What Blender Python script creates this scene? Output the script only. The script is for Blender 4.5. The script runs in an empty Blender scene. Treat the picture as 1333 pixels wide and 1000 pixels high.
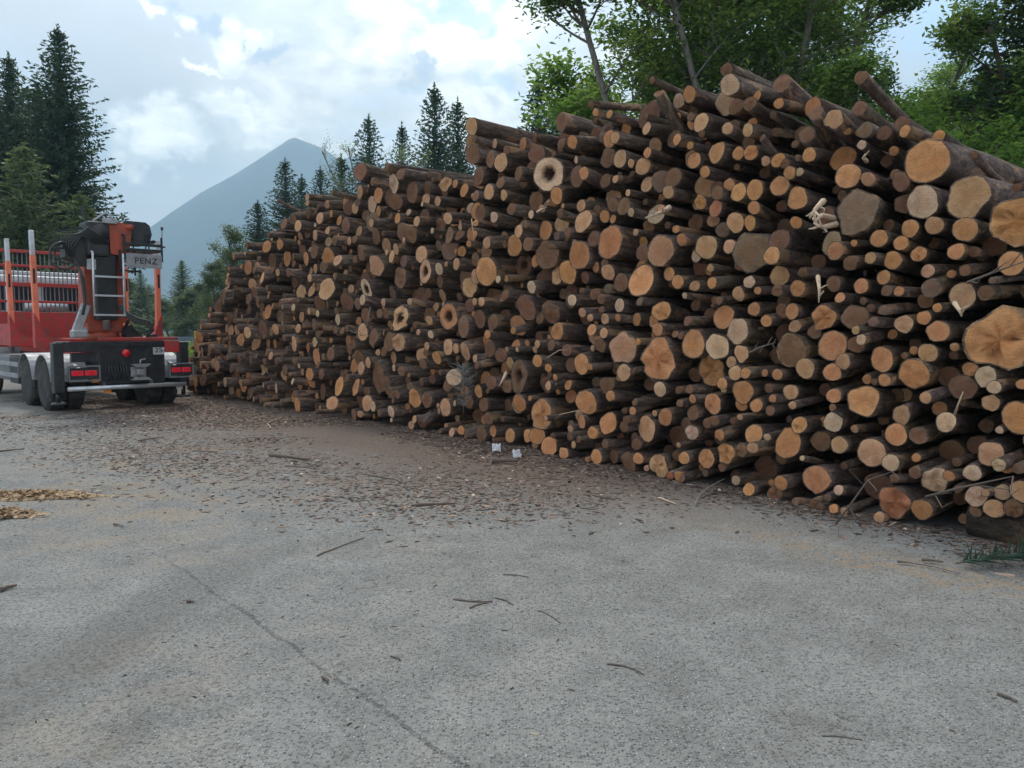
import bpy, bmesh, math, random
import numpy as np
from mathutils import Vector, Matrix

R = math.radians
rng = np.random.default_rng(7)
random.seed(7)
scene = bpy.context.scene
COL = scene.collection

# ------------------------------------------------------------------ camera
EYE = 1.6
PITCH = math.atan2(70, 1000)
cam_d = bpy.data.cameras.new('camera')
cam_d.sensor_width = 36.0
cam_d.lens = 27.0
cam_d.clip_start = 0.05
cam_d.clip_end = 20000
cam = bpy.data.objects.new('camera', cam_d)
COL.objects.link(cam)
cam.location = (0, 0, EYE)
cam.rotation_euler = (R(90) - PITCH, 0, 0)
scene.camera = cam

SUN_AZ, SUN_EL = -24.0, 50.0        # azimuth from +Y towards +X, elevation (degrees)
SUN_STRENGTH, SUN_ANGLE = 1.5, 11.0
SKY_STRENGTH = 0.14
EXPOSURE = 1.16

sun_d = bpy.data.lights.new('sun', 'SUN')
sun_d.energy = SUN_STRENGTH
sun_d.angle = R(SUN_ANGLE)
sun_d.color = (1.0, 0.93, 0.83)
sun = bpy.data.objects.new('sun', sun_d)
COL.objects.link(sun)
_s = Vector((math.sin(R(SUN_AZ)) * math.cos(R(SUN_EL)), math.cos(R(SUN_AZ)) * math.cos(R(SUN_EL)), math.sin(R(SUN_EL))))
sun.rotation_euler = (-_s).to_track_quat('-Z', 'Y').to_euler()
sun.location = (0, 0, 60)

scene.view_settings.view_transform = 'Standard'
scene.view_settings.look = 'None'
scene.view_settings.gamma = 1
scene.view_settings.use_curve_mapping = False
scene.view_settings.exposure = EXPOSURE
scene.render.engine = 'CYCLES'
scene.cycles.use_denoising = True
scene.cycles.max_bounces = 5
scene.cycles.diffuse_bounces = 3
scene.cycles.glossy_bounces = 2
scene.cycles.volume_bounces = 0
scene.cycles.transparent_max_bounces = 8
scene.cycles.volume_step_rate = 1.0


# ------------------------------------------------------------------ picture <-> place
def ray(px, py):
    x = (px - 666.5) / 1000.0
    y = (500 - py) / 1000.0
    c, s = math.cos(PITCH), math.sin(PITCH)
    return np.array([x, c + y * s, -s + y * c])


def project(p):
    x, y, z = p[0], p[1], p[2] - EYE
    c, s = math.cos(PITCH), math.sin(PITCH)
    f = y * c - z * s
    up = y * s + z * c
    return 666.5 + 1000 * x / f, 500 - 1000 * up / f, f


def ground_at(px, py, z=0.0):
    r = ray(px, py)
    t = (z - EYE) / r[2]
    return Vector((r[0] * t, r[1] * t, z))


def at_depth(px, py, d):
    r = ray(px, py)
    return Vector((r[0] * d / r[1], d, EYE + r[2] * d / r[1]))


# ------------------------------------------------------------------ node helpers
class NT:
    def __init__(self, tree):
        self.t = tree
        self.n = tree.nodes
        self.l = tree.links

    def new(self, typ, **kw):
        n = self.n.new(typ)
        for k, v in kw.items():
            setattr(n, k, v)
        return n

    def put(self, sock, v):
        if isinstance(v, bpy.types.NodeSocket):
            self.l.new(v, sock)
        elif v is not None:
            if sock.type == 'RGBA' and isinstance(v, (tuple, list)) and len(v) == 3:
                v = (*v, 1)
            if sock.type == 'RGBA' and isinstance(v, (int, float)):
                v = (v, v, v, 1)
            sock.default_value = v

    def math(self, op, a, b=None, c=None, clamp=False):
        n = self.new('ShaderNodeMath', operation=op, use_clamp=clamp)
        self.put(n.inputs[0], a)
        if b is not None: self.put(n.inputs[1], b)
        if c is not None: self.put(n.inputs[2], c)
        return n.outputs[0]

    def mix(self, f, a, b, mode='MIX'):
        n = self.new('ShaderNodeMix', data_type='RGBA', blend_type=mode)
        self.put(n.inputs[0], f)
        self.put(n.inputs[6], a)
        self.put(n.inputs[7], b)
        return n.outputs[2]

    def noise(self, vec, scale, detail=4, rough=0.55, dist=0.0, dims='3D'):
        n = self.new('ShaderNodeTexNoise', noise_dimensions=dims)
        if vec is not None: self.l.new(vec, n.inputs['Vector'])
        n.inputs['Scale'].default_value = scale
        n.inputs['Detail'].default_value = detail
        n.inputs['Roughness'].default_value = rough
        n.inputs['Distortion'].default_value = dist
        return n.outputs['Fac'], n.outputs['Color']

    def voronoi(self, vec, scale, feature='F1', out='Distance', rand=1.0):
        n = self.new('ShaderNodeTexVoronoi', feature=feature)
        if vec is not None: self.l.new(vec, n.inputs['Vector'])
        n.inputs['Scale'].default_value = scale
        n.inputs['Randomness'].default_value = rand
        return n.outputs[out]

    def ramp(self, f, stops, interp='LINEAR'):
        n = self.new('ShaderNodeValToRGB')
        self.put(n.inputs[0], f)
        n.color_ramp.interpolation = interp
        e = n.color_ramp.elements
        while len(e) < len(stops): e.new(0.5)
        for i, (p, c) in enumerate(stops):
            e[i].position = p
            if isinstance(c, (int, float)): c = (c, c, c)
            e[i].color = (*c, 1)
        return n.outputs[0]

    def smooth(self, v, a, b, to0=0.0, to1=1.0):
        n = self.new('ShaderNodeMapRange', interpolation_type='SMOOTHSTEP')
        self.put(n.inputs[0], v)
        n.inputs[1].default_value = a; n.inputs[2].default_value = b
        n.inputs[3].default_value = to0; n.inputs[4].default_value = to1
        return n.outputs[0]

    def vmath(self, op, a, b=None, scale=None):
        n = self.new('ShaderNodeVectorMath', operation=op)
        self.put(n.inputs[0], a)
        if b is not None: self.put(n.inputs[1], b)
        if scale is not None: self.put(n.inputs[3], scale)
        return n.outputs[1] if op in ('LENGTH', 'DOT_PRODUCT', 'DISTANCE') else n.outputs[0]

    def bump(self, h, strength=0.5, dist=0.02, normal=None):
        n = self.new('ShaderNodeBump')
        n.inputs['Strength'].default_value = strength
        n.inputs['Distance'].default_value = dist
        self.l.new(h, n.inputs['Height'])
        if normal is not None: self.l.new(normal, n.inputs['Normal'])
        return n.outputs[0]


def new_mat(name):
    m = bpy.data.materials.new(name)
    m.use_nodes = True
    t = NT(m.node_tree)
    b = m.node_tree.nodes['Principled BSDF']
    return m, t, b


# ------------------------------------------------------------------ sky
world = bpy.data.worlds.new('World')
scene.world = world
world.use_nodes = True
wt = NT(world.node_tree)
for n in list(wt.n): wt.n.remove(n)
sky = wt.new('ShaderNodeTexSky', sky_type='NISHITA')
sky.sun_disc = False
sky.sun_elevation = R(SUN_EL)
sky.sun_rotation = R(SUN_AZ)
sky.air_density = 1.0
sky.dust_density = 1.2
sky.ozone_density = 1.5


def azel(px, py):
    r = ray(px, py)
    r = r / np.linalg.norm(r)
    return math.degrees(math.atan2(r[0], r[1])), math.degrees(math.asin(r[2]))


tc = wt.new('ShaderNodeTexCoord')
D = tc.outputs['Generated']
sep = wt.new('ShaderNodeSeparateXYZ')
wt.l.new(D, sep.inputs[0])
az = wt.math('MULTIPLY', wt.math('ARCTAN2', sep.outputs[0], sep.outputs[1]), 180 / math.pi)
el = wt.math('MULTIPLY', wt.math('ARCSINE', sep.outputs[2]), 180 / math.pi)
comb = wt.new('ShaderNodeCombineXYZ')
wt.l.new(az, comb.inputs[0]); wt.l.new(el, comb.inputs[1])
P0_ = comb.outputs[0]
# billow distortion of the cloud outlines (noise in direction space, no seam)
_, dn = wt.noise(D, 9.0, 6, 0.62)
dn2 = wt.vmath('SUBTRACT', dn, (0.5, 0.5, 0.5))
PD = wt.vmath('ADD', P0_, wt.vmath('SCALE', dn2, None, 13.0))
_, dnb = wt.noise(D, 3.0, 4, 0.55)
PD2 = wt.vmath('ADD', P0_, wt.vmath('SCALE', wt.vmath('SUBTRACT', dnb, (0.5, 0.5, 0.5)), None, 22.0))
# cumulus structure: stretched fbm
mp = wt.new('ShaderNodeMapping'); mp.inputs['Scale'].default_value = (1, 1, 1.9)
wt.l.new(D, mp.inputs[0])
fb, _ = wt.noise(mp.outputs[0], 4.2, 9, 0.6, 0.35)
fine, _ = wt.noise(mp.outputs[0], 15.0, 7, 0.62, 0.3)
soft, _ = wt.noise(mp.outputs[0], 2.1, 3, 0.5)


def blob(px, py, rx, ry, edge0=0.55, edge1=1.0, P=None):
    """1 inside an ellipse given at its direction in the sky (sizes in degrees)"""
    a, e = azel(px, py)
    v = wt.vmath('SUBTRACT', P if P is not None else PD, (a, e, 0))
    v = wt.vmath('MULTIPLY', v, (1 / rx, 1 / ry, 0))
    return wt.smooth(wt.vmath('LENGTH', v), edge0, edge1, 1.0, 0.0)


K = 11.2
blue = wt.vmath('MULTIPLY', sky.outputs[0], (1.25, 1.3, 1.35))
veil_c = wt.ramp(soft, [(0.35, (0.48, 0.53, 0.62)), (0.5, (0.60, 0.64, 0.69)), (0.65, (0.72, 0.75, 0.77))])
sunv = (math.sin(R(SUN_AZ)) * math.cos(R(SUN_EL)), math.cos(R(SUN_AZ)) * math.cos(R(SUN_EL)), math.sin(R(SUN_EL)))
cs = wt.vmath('DOT_PRODUCT', D, sunv)
glow = wt.smooth(cs, -0.3, 0.92, 0.36, 1.0)          # thin cloud is brightest round the sun behind it
veil_c = wt.vmath('SCALE', veil_c, None, wt.math('MULTIPLY', glow, K * 0.78))
cover = wt.smooth(fb, 0.36, 0.52, 0.45, 1.0)
skyc = wt.mix(cover, blue, veil_c)
# bright broken sheet high in the middle
white = wt.ramp(fine, [(0.33, (0.58, 0.60, 0.60)), (0.48, (0.84, 0.83, 0.79)), (0.62, (1.12, 1.08, 0.98))])
white = wt.vmath('SCALE', white, None, wt.math('MULTIPLY', glow, K * 1.0))
white = wt.vmath('SCALE', white, None, wt.smooth(wt.noise(D, 3.4, 5, 0.6)[0], 0.36, 0.56, 0.72, 1.04))
m1 = blob(520, 110, 15.0, 9.5, 0.45, 1.1, PD2)
m1 = wt.math('MULTIPLY', m1, wt.smooth(fb, 0.34, 0.56, 0.35, 1.0))
skyc = wt.mix(m1, skyc, white)
grey = wt.mix(0.0, wt.vmath('SCALE', (0.54, 0.535, 0.545), None, wt.math('MULTIPLY', glow, K * 0.85)), (0, 0, 0))
skyc = wt.mix(wt.math('MULTIPLY', blob(95, 130, 20, 15, 0.5, 1.05, PD2), 0.75), skyc, grey)
# the rest of the sky's cumulus, by noise alone
m0 = wt.math('MULTIPLY', wt.smooth(fb, 0.50, 0.72), 0.7)
m0 = wt.math('MULTIPLY', m0, wt.math('SUBTRACT', 1.0, blob(90, 120, 15, 14, 0.5, 1.1, PD2)))
skyc = wt.mix(m0, skyc, white)
# blue gaps
for (px, py, rx, ry, k) in ((650, 103, 4.6, 1.3, .5), (600, 5, 6.0, 1.5, .7), (1255, 12, 6.0, 3.0, .6)):
    skyc = wt.mix(wt.math('MULTIPLY', blob(px, py, rx, ry, 0.3, 1.0), k), skyc, wt.vmath('SCALE', wt.mix(0.0, (0.36, 0.52, 0.74), blue), None, K * 0.9))
# puffy cumulus over the valley and scraps around it
puff = wt.ramp(fine, [(0.32, (0.56, 0.58, 0.58)), (0.47, (0.80, 0.80, 0.77)), (0.6, (1.06, 1.04, 0.94))])
puff = wt.vmath('SCALE', puff, None, K * 1.25)
for (px, py, rx, ry) in ((215, 168, 3.3, 2.1), (258, 186, 3.4, 2.0), (235, 196, 3.4, 1.5), (300, 128, 2.0, 1.2),
                         (330, 160, 2.4, 1.2), (350, 185, 2.4, 0.9), (262, 72, 1.6, .6), (210, 3, 1.8, .9), (300, 45, 2.2, 1.6)):
    skyc = wt.mix(wt.math('MULTIPLY', blob(px, py, rx, ry, 0.35, 1.05), 0.9 if px < 255 and py > 100 else 0.6), skyc, puff)
dark = (0.37 * K * .9, 0.44 * K * .9, 0.54 * K * .9, 1)
for (px, py, rx, ry, k) in ((262, 8, 1.9, 1.3, .8), (335, 76, 1.5, 0.7, .8), (357, 68, 1.1, 0.8, .8), (352, 84, .9, .6, .6), (518, 112, 1.1, 1.0, .75), (530, 130, 1.0, 1.4, .7)):
    skyc = wt.mix(wt.math('MULTIPLY', blob(px, py, rx, ry, 0.4, 1.0), k), skyc, dark)
# pale air low down, all the way round
low = wt.smooth(el, 2.0, 15.0, 0.75, 0.0)
skyc = wt.mix(low, skyc, (0.80 * K * .85, 0.84 * K * .85, 0.88 * K * .85, 1))
bg = wt.new('ShaderNodeBackground')
bg.inputs['Strength'].default_value = SKY_STRENGTH
wt.l.new(skyc, bg.inputs['Color'])
wo = wt.new('ShaderNodeOutputWorld')
wt.l.new(bg.outputs[0], wo.inputs[0])
world.cycles.sampling_method = 'MANUAL'
world.cycles.sample_map_resolution = 1024


# ------------------------------------------------------------------ object helpers
def tag(o, label=None, cat=None, group=None, kind=None):
    if label: o['label'] = label
    if cat: o['category'] = cat
    if group: o['group'] = group
    if kind: o['kind'] = kind
    return o


def link(name, me, mats=None, parent=None, loc=None):
    o = bpy.data.objects.new(name, me)
    COL.objects.link(o)
    if mats is not None and me is not None:
        for m in (mats if isinstance(mats, (list, tuple)) else [mats]):
            me.materials.append(m)
    if parent is not None: o.parent = parent
    if loc is not None: o.location = loc
    return o


def empty(name, loc=(0, 0, 0), rz=0.0):
    o = bpy.data.objects.new(name, None)
    o.empty_display_size = 0.2
    COL.objects.link(o)
    o.location = loc
    o.rotation_euler = (0, 0, rz)
    return o


def mesh_np(name, verts, faces, smooth=False, matidx=None):
    """verts (n,3); faces (m,k) of one size"""
    verts = np.asarray(verts, dtype=np.float32)
    faces = np.asarray(faces, dtype=np.int32)
    me = bpy.data.meshes.new(name)
    k = faces.shape[1]
    me.vertices.add(len(verts))
    me.vertices.foreach_set('co', verts.ravel())
    me.loops.add(faces.size)
    me.loops.foreach_set('vertex_index', faces.ravel())
    me.polygons.add(len(faces))
    me.polygons.foreach_set('loop_start', np.arange(0, faces.size, k, dtype=np.int32))
    if matidx is not None: me.polygons.foreach_set('material_index', np.asarray(matidx, dtype=np.int32))
    me.polygons.foreach_set('use_smooth', np.full(len(faces), smooth))
    me.update(calc_edges=True)
    return me


class MB:
    """collects boxes, tubes and lathes; build() links them as one mesh"""
    def __init__(self):
        self.v, self.f, self.s = [], [], []

    def add(self, vs, fs, smooth=False):
        o = len(self.v)
        self.v += [tuple(v) for v in vs]
        self.f += [tuple(i + o for i in f) for f in fs]
        self.s += [smooth] * len(fs)
        return self

    def box(self, x0, x1, y0, y1, z0, z1, M=None, bev=0.0):
        if bev > 0:
            b = min(bev, (x1 - x0) / 2.1, (y1 - y0) / 2.1, (z1 - z0) / 2.1)
            bm = bmesh.new()
            bmesh.ops.create_cube(bm, size=1.0)
            for v in bm.verts:
                v.co = Vector(((x0 + x1) / 2 + v.co.x * (x1 - x0), (y0 + y1) / 2 + v.co.y * (y1 - y0), (z0 + z1) / 2 + v.co.z * (z1 - z0)))
            bmesh.ops.bevel(bm, geom=bm.edges[:], offset=b, segments=2, profile=0.6, affect='EDGES')
            bm.verts.index_update()
            vs = [v.co.copy() for v in bm.verts]
            fs = [[v.index for v in f.verts] for f in bm.faces]
            bm.free()
        else:
            vs = [Vector(p) for p in ((x0, y0, z0), (x1, y0, z0), (x1, y1, z0), (x0, y1, z0), (x0, y0, z1), (x1, y0, z1), (x1, y1, z1), (x0, y1, z1))]
            fs = [(0, 3, 2, 1), (4, 5, 6, 7), (0, 1, 5, 4), (1, 2, 6, 5), (2, 3, 7, 6), (3, 0, 4, 7)]
        if M is not None: vs = [M @ v for v in vs]
        return self.add(vs, fs)

    def bar(self, a, b, w, h, up=(0, 0, 1), bev=0.0):
        a, b = Vector(a), Vector(b)
        d = b - a
        L = d.length
        y = d.normalized()
        up = Vector(up)
        if abs(y.dot(up)) > 0.98: up = Vector((1, 0, 0))
        x = y.cross(up).normalized()
        z = x.cross(y)
        M = Matrix(((x.x, y.x, z.x, a.x), (x.y, y.y, z.y, a.y), (x.z, y.z, z.z, a.z), (0, 0, 0, 1)))
        return self.box(-w / 2, w / 2, 0, L, -h / 2, h / 2, M, bev)

    def tube(self, pts, r, n=8, cap=True, smooth=True):
        pts = [Vector(p) for p in pts]
        rs = r if isinstance(r, (list, tuple)) else [r] * len(pts)
        vs, fs = [], []
        prev = None
        for i, p in enumerate(pts):
            t = (pts[min(i + 1, len(pts) - 1)] - pts[max(i - 1, 0)]).normalized()
            if prev is None:
                a = Vector((0, 0, 1)) if abs(t.z) < 0.9 else Vector((1, 0, 0))
                x = t.cross(a).normalized()
            else:
                x = (prev - t * prev.dot(t)).normalized()
            prev = x
            y = t.cross(x)
            for k in range(n):
                a = 2 * math.pi * k / n
                vs.append(p + (x * math.cos(a) + y * math.sin(a)) * rs[i])
        for i in range(len(pts) - 1):
            for k in range(n):
                k2 = (k + 1) % n
                fs.append((i * n + k, i * n + k2, (i + 1) * n + k2, (i + 1) * n + k))
        self.add(vs, fs, smooth)
        if cap:
            o = len(self.v) - len(vs)
            self.f.append(tuple(o + k for k in reversed(range(n)))); self.s.append(False)
            self.f.append(tuple(o + (len(pts) - 1) * n + k for k in range(n))); self.s.append(False)
        return self

    def lathe(self, prof, c, axis, n=24, smooth=True):
        """prof: list of (radius, offset along axis)"""
        c = Vector(c); ax = Vector(axis).normalized()
        a = Vector((0, 0, 1)) if abs(ax.z) < 0.9 else Vector((1, 0, 0))
        x = ax.cross(a).normalized(); y = ax.cross(x)
        vs, fs = [], []
        for (r, o) in prof:
            for k in range(n):
                t = 2 * math.pi * k / n
                vs.append(c + ax * o + (x * math.cos(t) + y * math.sin(t)) * r)
        for i in range(len(prof) - 1):
            for k in range(n):
                k2 = (k + 1) % n
                fs.append((i * n + k, i * n + k2, (i + 1) * n + k2, (i + 1) * n + k))
        fs.append(tuple(range(n))[::-1]); fs.append(tuple((len(prof) - 1) * n + k for k in range(n)))
        return self.add(vs, fs, smooth)

    def prism(self, pts2, y0, y1, M=None):
        """outline in x,z extruded along y"""
        n = len(pts2)
        vs = [Vector((p[0], y0, p[1])) for p in pts2] + [Vector((p[0], y1, p[1])) for p in pts2]
        fs = [tuple(range(n)), tuple(range(2 * n - 1, n - 1, -1))] + [(i, i + n, (i + 1) % n + n, (i + 1) % n) for i in range(n)]
        if M is not None: vs = [M @ v for v in vs]
        return self.add(vs, fs)

    def build(self, name, mat, parent=None):
        me = bpy.data.meshes.new(name)
        me.from_pydata(self.v, [], self.f)
        me.polygons.foreach_set('use_smooth', self.s)
        me.update()
        bm = bmesh.new(); bm.from_mesh(me)
        bmesh.ops.recalc_face_normals(bm, faces=bm.faces[:])
        bm.to_mesh(me); bm.free()
        return link(name, me, mat, parent)


def instances(proto_v, proto_f, locs, rots, scales):
    """numpy instancing of a small mesh into one; rots (n,3,3); scales (n,3)"""
    pv = np.asarray(proto_v, float); pf = np.asarray(proto_f, int)
    n = len(locs)
    v = pv[None] * scales[:, None, :]
    v = np.einsum('nij,nkj->nki', rots, v) + locs[:, None, :]
    f = pf[None] + (np.arange(n) * len(pv))[:, None, None]
    return v.reshape(-1, 3), f.reshape(-1, pf.shape[1])


def rand_rots(n, tilt=1.0, rg=rng):
    """random rotation about z with a tilt of up to `tilt` radians"""
    a = rg.uniform(0, 2 * np.pi, n); b = rg.normal(0, 1, n) * tilt; c = rg.uniform(0, 2 * np.pi, n)
    def rz(t):
        m = np.zeros((n, 3, 3)); m[:, 0, 0] = np.cos(t); m[:, 0, 1] = -np.sin(t); m[:, 1, 0] = np.sin(t); m[:, 1, 1] = np.cos(t); m[:, 2, 2] = 1; return m
    def rx(t):
        m = np.zeros((n, 3, 3)); m[:, 1, 1] = np.cos(t); m[:, 1, 2] = -np.sin(t); m[:, 2, 1] = np.sin(t); m[:, 2, 2] = np.cos(t); m[:, 0, 0] = 1; return m
    return np.einsum('nij,njk,nkl->nil', rz(c), rx(b), rz(a))


# ------------------------------------------------------------------ materials
def geo_pos(t):
    return t.new('ShaderNodeNewGeometry').outputs['Position']


def simple(name, col, rough=0.6, metal=0.0, dirt=0.35, scale=6.0, dirtcol=(0.10, 0.085, 0.07), bump=0.0):
    m, t, b = new_mat(name)
    tc = t.new('ShaderNodeTexCoord')
    f, _ = t.noise(tc.outputs['Object'], scale, 6, 0.65)
    f2, _ = t.noise(tc.outputs['Object'], scale * 7, 4, 0.6)
    msk = t.math('MULTIPLY', t.smooth(f, 0.42, 0.68), dirt)
    c = t.mix(msk, col, dirtcol)
    c = t.mix(t.math('MULTIPLY', t.smooth(f2, 0.55, 0.75), dirt * 0.5), c, dirtcol)
    t.l.new(c, b.inputs['Base Color'])
    t.put(b.inputs['Roughness'], t.math('ADD', t.math('MULTIPLY', msk, 0.4), rough, clamp=True))
    b.inputs['Metallic'].default_value = metal
    if bump: t.l.new(t.bump(f2, bump, 0.01), b.inputs['Normal'])
    return m


def mat_asphalt():
    m, t, b = new_mat('asphalt')
    P = geo_pos(t)
    big, _ = t.noise(P, 0.35, 5, 0.6)
    mid, _ = t.noise(P, 2.2, 6, 0.65, 0.3)
    fin, _ = t.noise(P, 38, 3, 0.6)
    grit, gritc = t.noise(P, 150, 2, 0.7)
    vo = t.new('ShaderNodeTexVoronoi'); t.l.new(P, vo.inputs['Vector']); vo.inputs['Scale'].default_value = 74
    stone = t.smooth(vo.outputs['Distance'], 0.28, 0.5, 1.0, 0.0)
    sepc = t.new('ShaderNodeSeparateColor'); t.l.new(vo.outputs['Color'], sepc.inputs[0])
    c = t.ramp(mid, [(0.3, (0.140, 0.136, 0.124)), (0.5, (0.192, 0.188, 0.173)), (0.7, (0.250, 0.245, 0.226))])
    stc = t.ramp(sepc.outputs[0], [(0.0, (0.055, 0.055, 0.053)), (0.40, (0.18, 0.177, 0.168)), (0.75, (0.28, 0.276, 0.262)), (1.0, (0.38, 0.375, 0.36))])
    c = t.mix(t.math('MULTIPLY', stone, 0.95), c, stc)
    c = t.mix(t.smooth(fin, 0.54, 0.70, 0, 0.65), c, (0.065, 0.063, 0.058))
    c = t.mix(t.smooth(grit, 0.58, 0.72, 0, 0.6), c, (0.33, 0.325, 0.305))
    # along the road / towards the pile coordinates
    sx = t.new('ShaderNodeSeparateXYZ'); t.l.new(P, sx.inputs[0])
    X, Y = sx.outputs[0], sx.outputs[1]
    # w = distance in front of the pile base
    w = t.math('ADD', t.math('MULTIPLY', t.math('SUBTRACT', X, 0.34), 0.740), t.math('MULTIPLY', t.math('SUBTRACT', Y, 10.0), 0.673))
    wn = t.math('ADD', w, t.math('MULTIPLY', t.math('SUBTRACT', big, 0.5), 3.0))
    near = t.smooth(wn, -4.6, -1.2)
    # brown bark dust
    dmask = t.math('MULTIPLY', near, t.smooth(t.math('ADD', mid, t.math('MULTIPLY', t.smooth(w, -2.6, -0.4), 0.22)), 0.36, 0.52))
    far = t.smooth(Y, 5.6, 8.6)
    dmask = t.math('MULTIPLY', dmask, far)
    dust2 = t.math('MULTIPLY', t.math('MULTIPLY', t.smooth(big, 0.42, 0.62), t.smooth(mid, 0.42, 0.62)), t.smooth(X, 1.0, -3.0))
    c = t.mix(t.math('MULTIPLY', dust2, 0.7), c, (0.24, 0.185, 0.125))
    stain = t.smooth(t.noise(P, 1.1, 7, 0.7, 0.6)[0], 0.54, 0.68)
    c = t.mix(t.math('MULTIPLY', stain, 0.35), c, (0.085, 0.078, 0.068))
    c = t.mix(t.math('MULTIPLY', dmask, 0.95), c, t.ramp(fin, [(0.35, (0.06, 0.043, 0.034)), (0.5, (0.115, 0.080, 0.062)), (0.66, (0.21, 0.148, 0.112))]))
    # sawdust streak in front of the near end
    streak = t.math('ABSOLUTE', t.math('ADD', w, 1.55))
    sm = t.math('MULTIPLY', t.smooth(t.math('ADD', streak, t.math('MULTIPLY', t.math('SUBTRACT', mid, .5), 1.4)), 0.0, 0.42, 1, 0), t.smooth(Y, 7.5, 5.2))
    sm = t.math('MULTIPLY', sm, t.smooth(t.noise(P, 9.0, 6, 0.75)[0], 0.44, 0.60))
    c = t.mix(t.math('MULTIPLY', sm, 0.8), c, (0.27, 0.20, 0.13))
    # tyre darkening: broad soft diagonal tracks
    def track(px0, py0, px1, py1, wd):
        a = ground_at(px0, py0); bq = ground_at(px1, py1)
        d = (bq - a).normalized(); nx, ny = -d.y, d.x
        s = t.math('ADD', t.math('MULTIPLY', t.math('SUBTRACT', X, a.x), nx), t.math('MULTIPLY', t.math('SUBTRACT', Y, a.y), ny))
        s = t.math('ADD', s, t.math('MULTIPLY', t.math('SUBTRACT', big, 0.5), 0.5))
        return t.smooth(t.math('ABSOLUTE', s), wd * 0.3, wd, 1, 0)
    tr = t.math('MULTIPLY', track(0, 915, 300, 745, 0.34), t.math('MULTIPLY', t.smooth(Y, 6.5, 4.0), t.smooth(mid, 0.25, 0.6)))
    c = t.mix(t.math('MULTIPLY', tr, 0.5), c, (0.075, 0.072, 0.066))
    # fine joint in the surface
    a = ground_at(235, 742); bq = ground_at(440, 885)
    d = (bq - a).normalized(); nx, ny = -d.y, d.x
    s = t.math('ADD', t.math('MULTIPLY', t.math('SUBTRACT', X, a.x), nx), t.math('MULTIPLY', t.math('SUBTRACT', Y, a.y), ny))
    s = t.math('ADD', s, t.math('MULTIPLY', t.math('SUBTRACT', mid, 0.5), 0.10))
    crack = t.math('MULTIPLY', t.smooth(t.math('ABSOLUTE', s), 0.004, 0.016, 1, 0), t.smooth(fin, 0.40, 0.58))
    crack = t.math('MULTIPLY', crack, t.smooth(Y, 5.6, 4.9))
    c = t.mix(t.math('MULTIPLY', crack, 0.3), c, (0.03, 0.03, 0.028))
    t.l.new(c, b.inputs['Base Color'])
    rgh = t.smooth(fin, 0.3, 0.7, 0.72, 0.95)
    t.l.new(rgh, b.inputs['Roughness'])
    b.inputs['Specular IOR Level'].default_value = 0.3
    h = t.math('ADD', t.math('MULTIPLY', stone, 0.6), t.math('MULTIPLY', fin, 0.8))
    h = t.math('SUBTRACT', h, t.math('MULTIPLY', crack, 1.2))
    t.l.new(t.bump(h, 1.0, 0.008), b.inputs['Normal'])
    return m


def mat_grass():
    m, t, b = new_mat('grass_ground')
    P = geo_pos(t)
    f, _ = t.noise(P, 0.5, 6, 0.65)
    g, _ = t.noise(P, 14, 4, 0.6)
    c = t.ramp(f, [(0.3, (0.045, 0.075, 0.022)), (0.5, (0.075, 0.11, 0.035)), (0.7, (0.12, 0.13, 0.05))])
    c = t.mix(t.smooth(g, 0.5, 0.7, 0, 0.5), c, (0.03, 0.04, 0.015))
    t.l.new(c, b.inputs['Base Color'])
    b.inputs['Roughness'].default_value = 0.95
    t.l.new(t.bump(g, 0.7, 0.1), b.inputs['Normal'])
    return m


def mat_rock():
    m, t, b = new_mat('mountain_rock')
    P = geo_pos(t)
    f, _ = t.noise(P, 0.004, 8, 0.65)
    g, _ = t.noise(P, 0.02, 6, 0.7)
    sx = t.new('ShaderNodeSeparateXYZ'); t.l.new(P, sx.inputs[0])
    hgt = t.math('ADD', sx.outputs[2], t.math('MULTIPLY', t.math('SUBTRACT', f, 0.5), 700))
    wood = t.smooth(hgt, 420, 640, 1, 0)
    c = t.mix(wood, t.ramp(g, [(0.35, (0.07, 0.075, 0.085)), (0.65, (0.16, 0.16, 0.165))]), t.ramp(g, [(0.4, (0.015, 0.03, 0.02)), (0.6, (0.035, 0.055, 0.03))]))
    t.l.new(c, b.inputs['Base Color'])
    b.inputs['Roughness'].default_value = 0.95
    t.l.new(t.bump(g, 1.0, 18), b.inputs['Normal'])
    return m


def mat_leaf(name, c0, c1, c2, trans=0.45, scale=0.7):
    """deciduous / needle foliage; colour varies from spray to spray"""
    m, t, b = new_mat(name)
    P = geo_pos(t)
    rp = t.new('ShaderNodeNewGeometry').outputs['Random Per Island']
    f, _ = t.noise(P, scale, 3, 0.6)
    k = t.math('ADD', t.math('MULTIPLY', f, 0.8), t.math('MULTIPLY', t.math('SUBTRACT', rp, 0.5), 0.5))
    c = t.ramp(k, [(0.15, c0), (0.42, c1), (0.75, c2)])
    t.l.new(c, b.inputs['Base Color'])
    b.inputs['Roughness'].default_value = 0.6
    b.inputs['Specular IOR Level'].default_value = 0.25
    tr = t.new('ShaderNodeBsdfTranslucent')
    t.l.new(t.mix(0.5, c, t.vmath('MULTIPLY', c, (1.9, 1.7, 0.7))), tr.inputs['Color'])
    mx = t.new('ShaderNodeMixShader')
    mx.inputs[0].default_value = trans
    t.l.new(b.outputs[0], mx.inputs[1]); t.l.new(tr.outputs[0], mx.inputs[2])
    t.l.new(mx.outputs[0], t.n['Material Output'].inputs[0])
    return m


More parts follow.
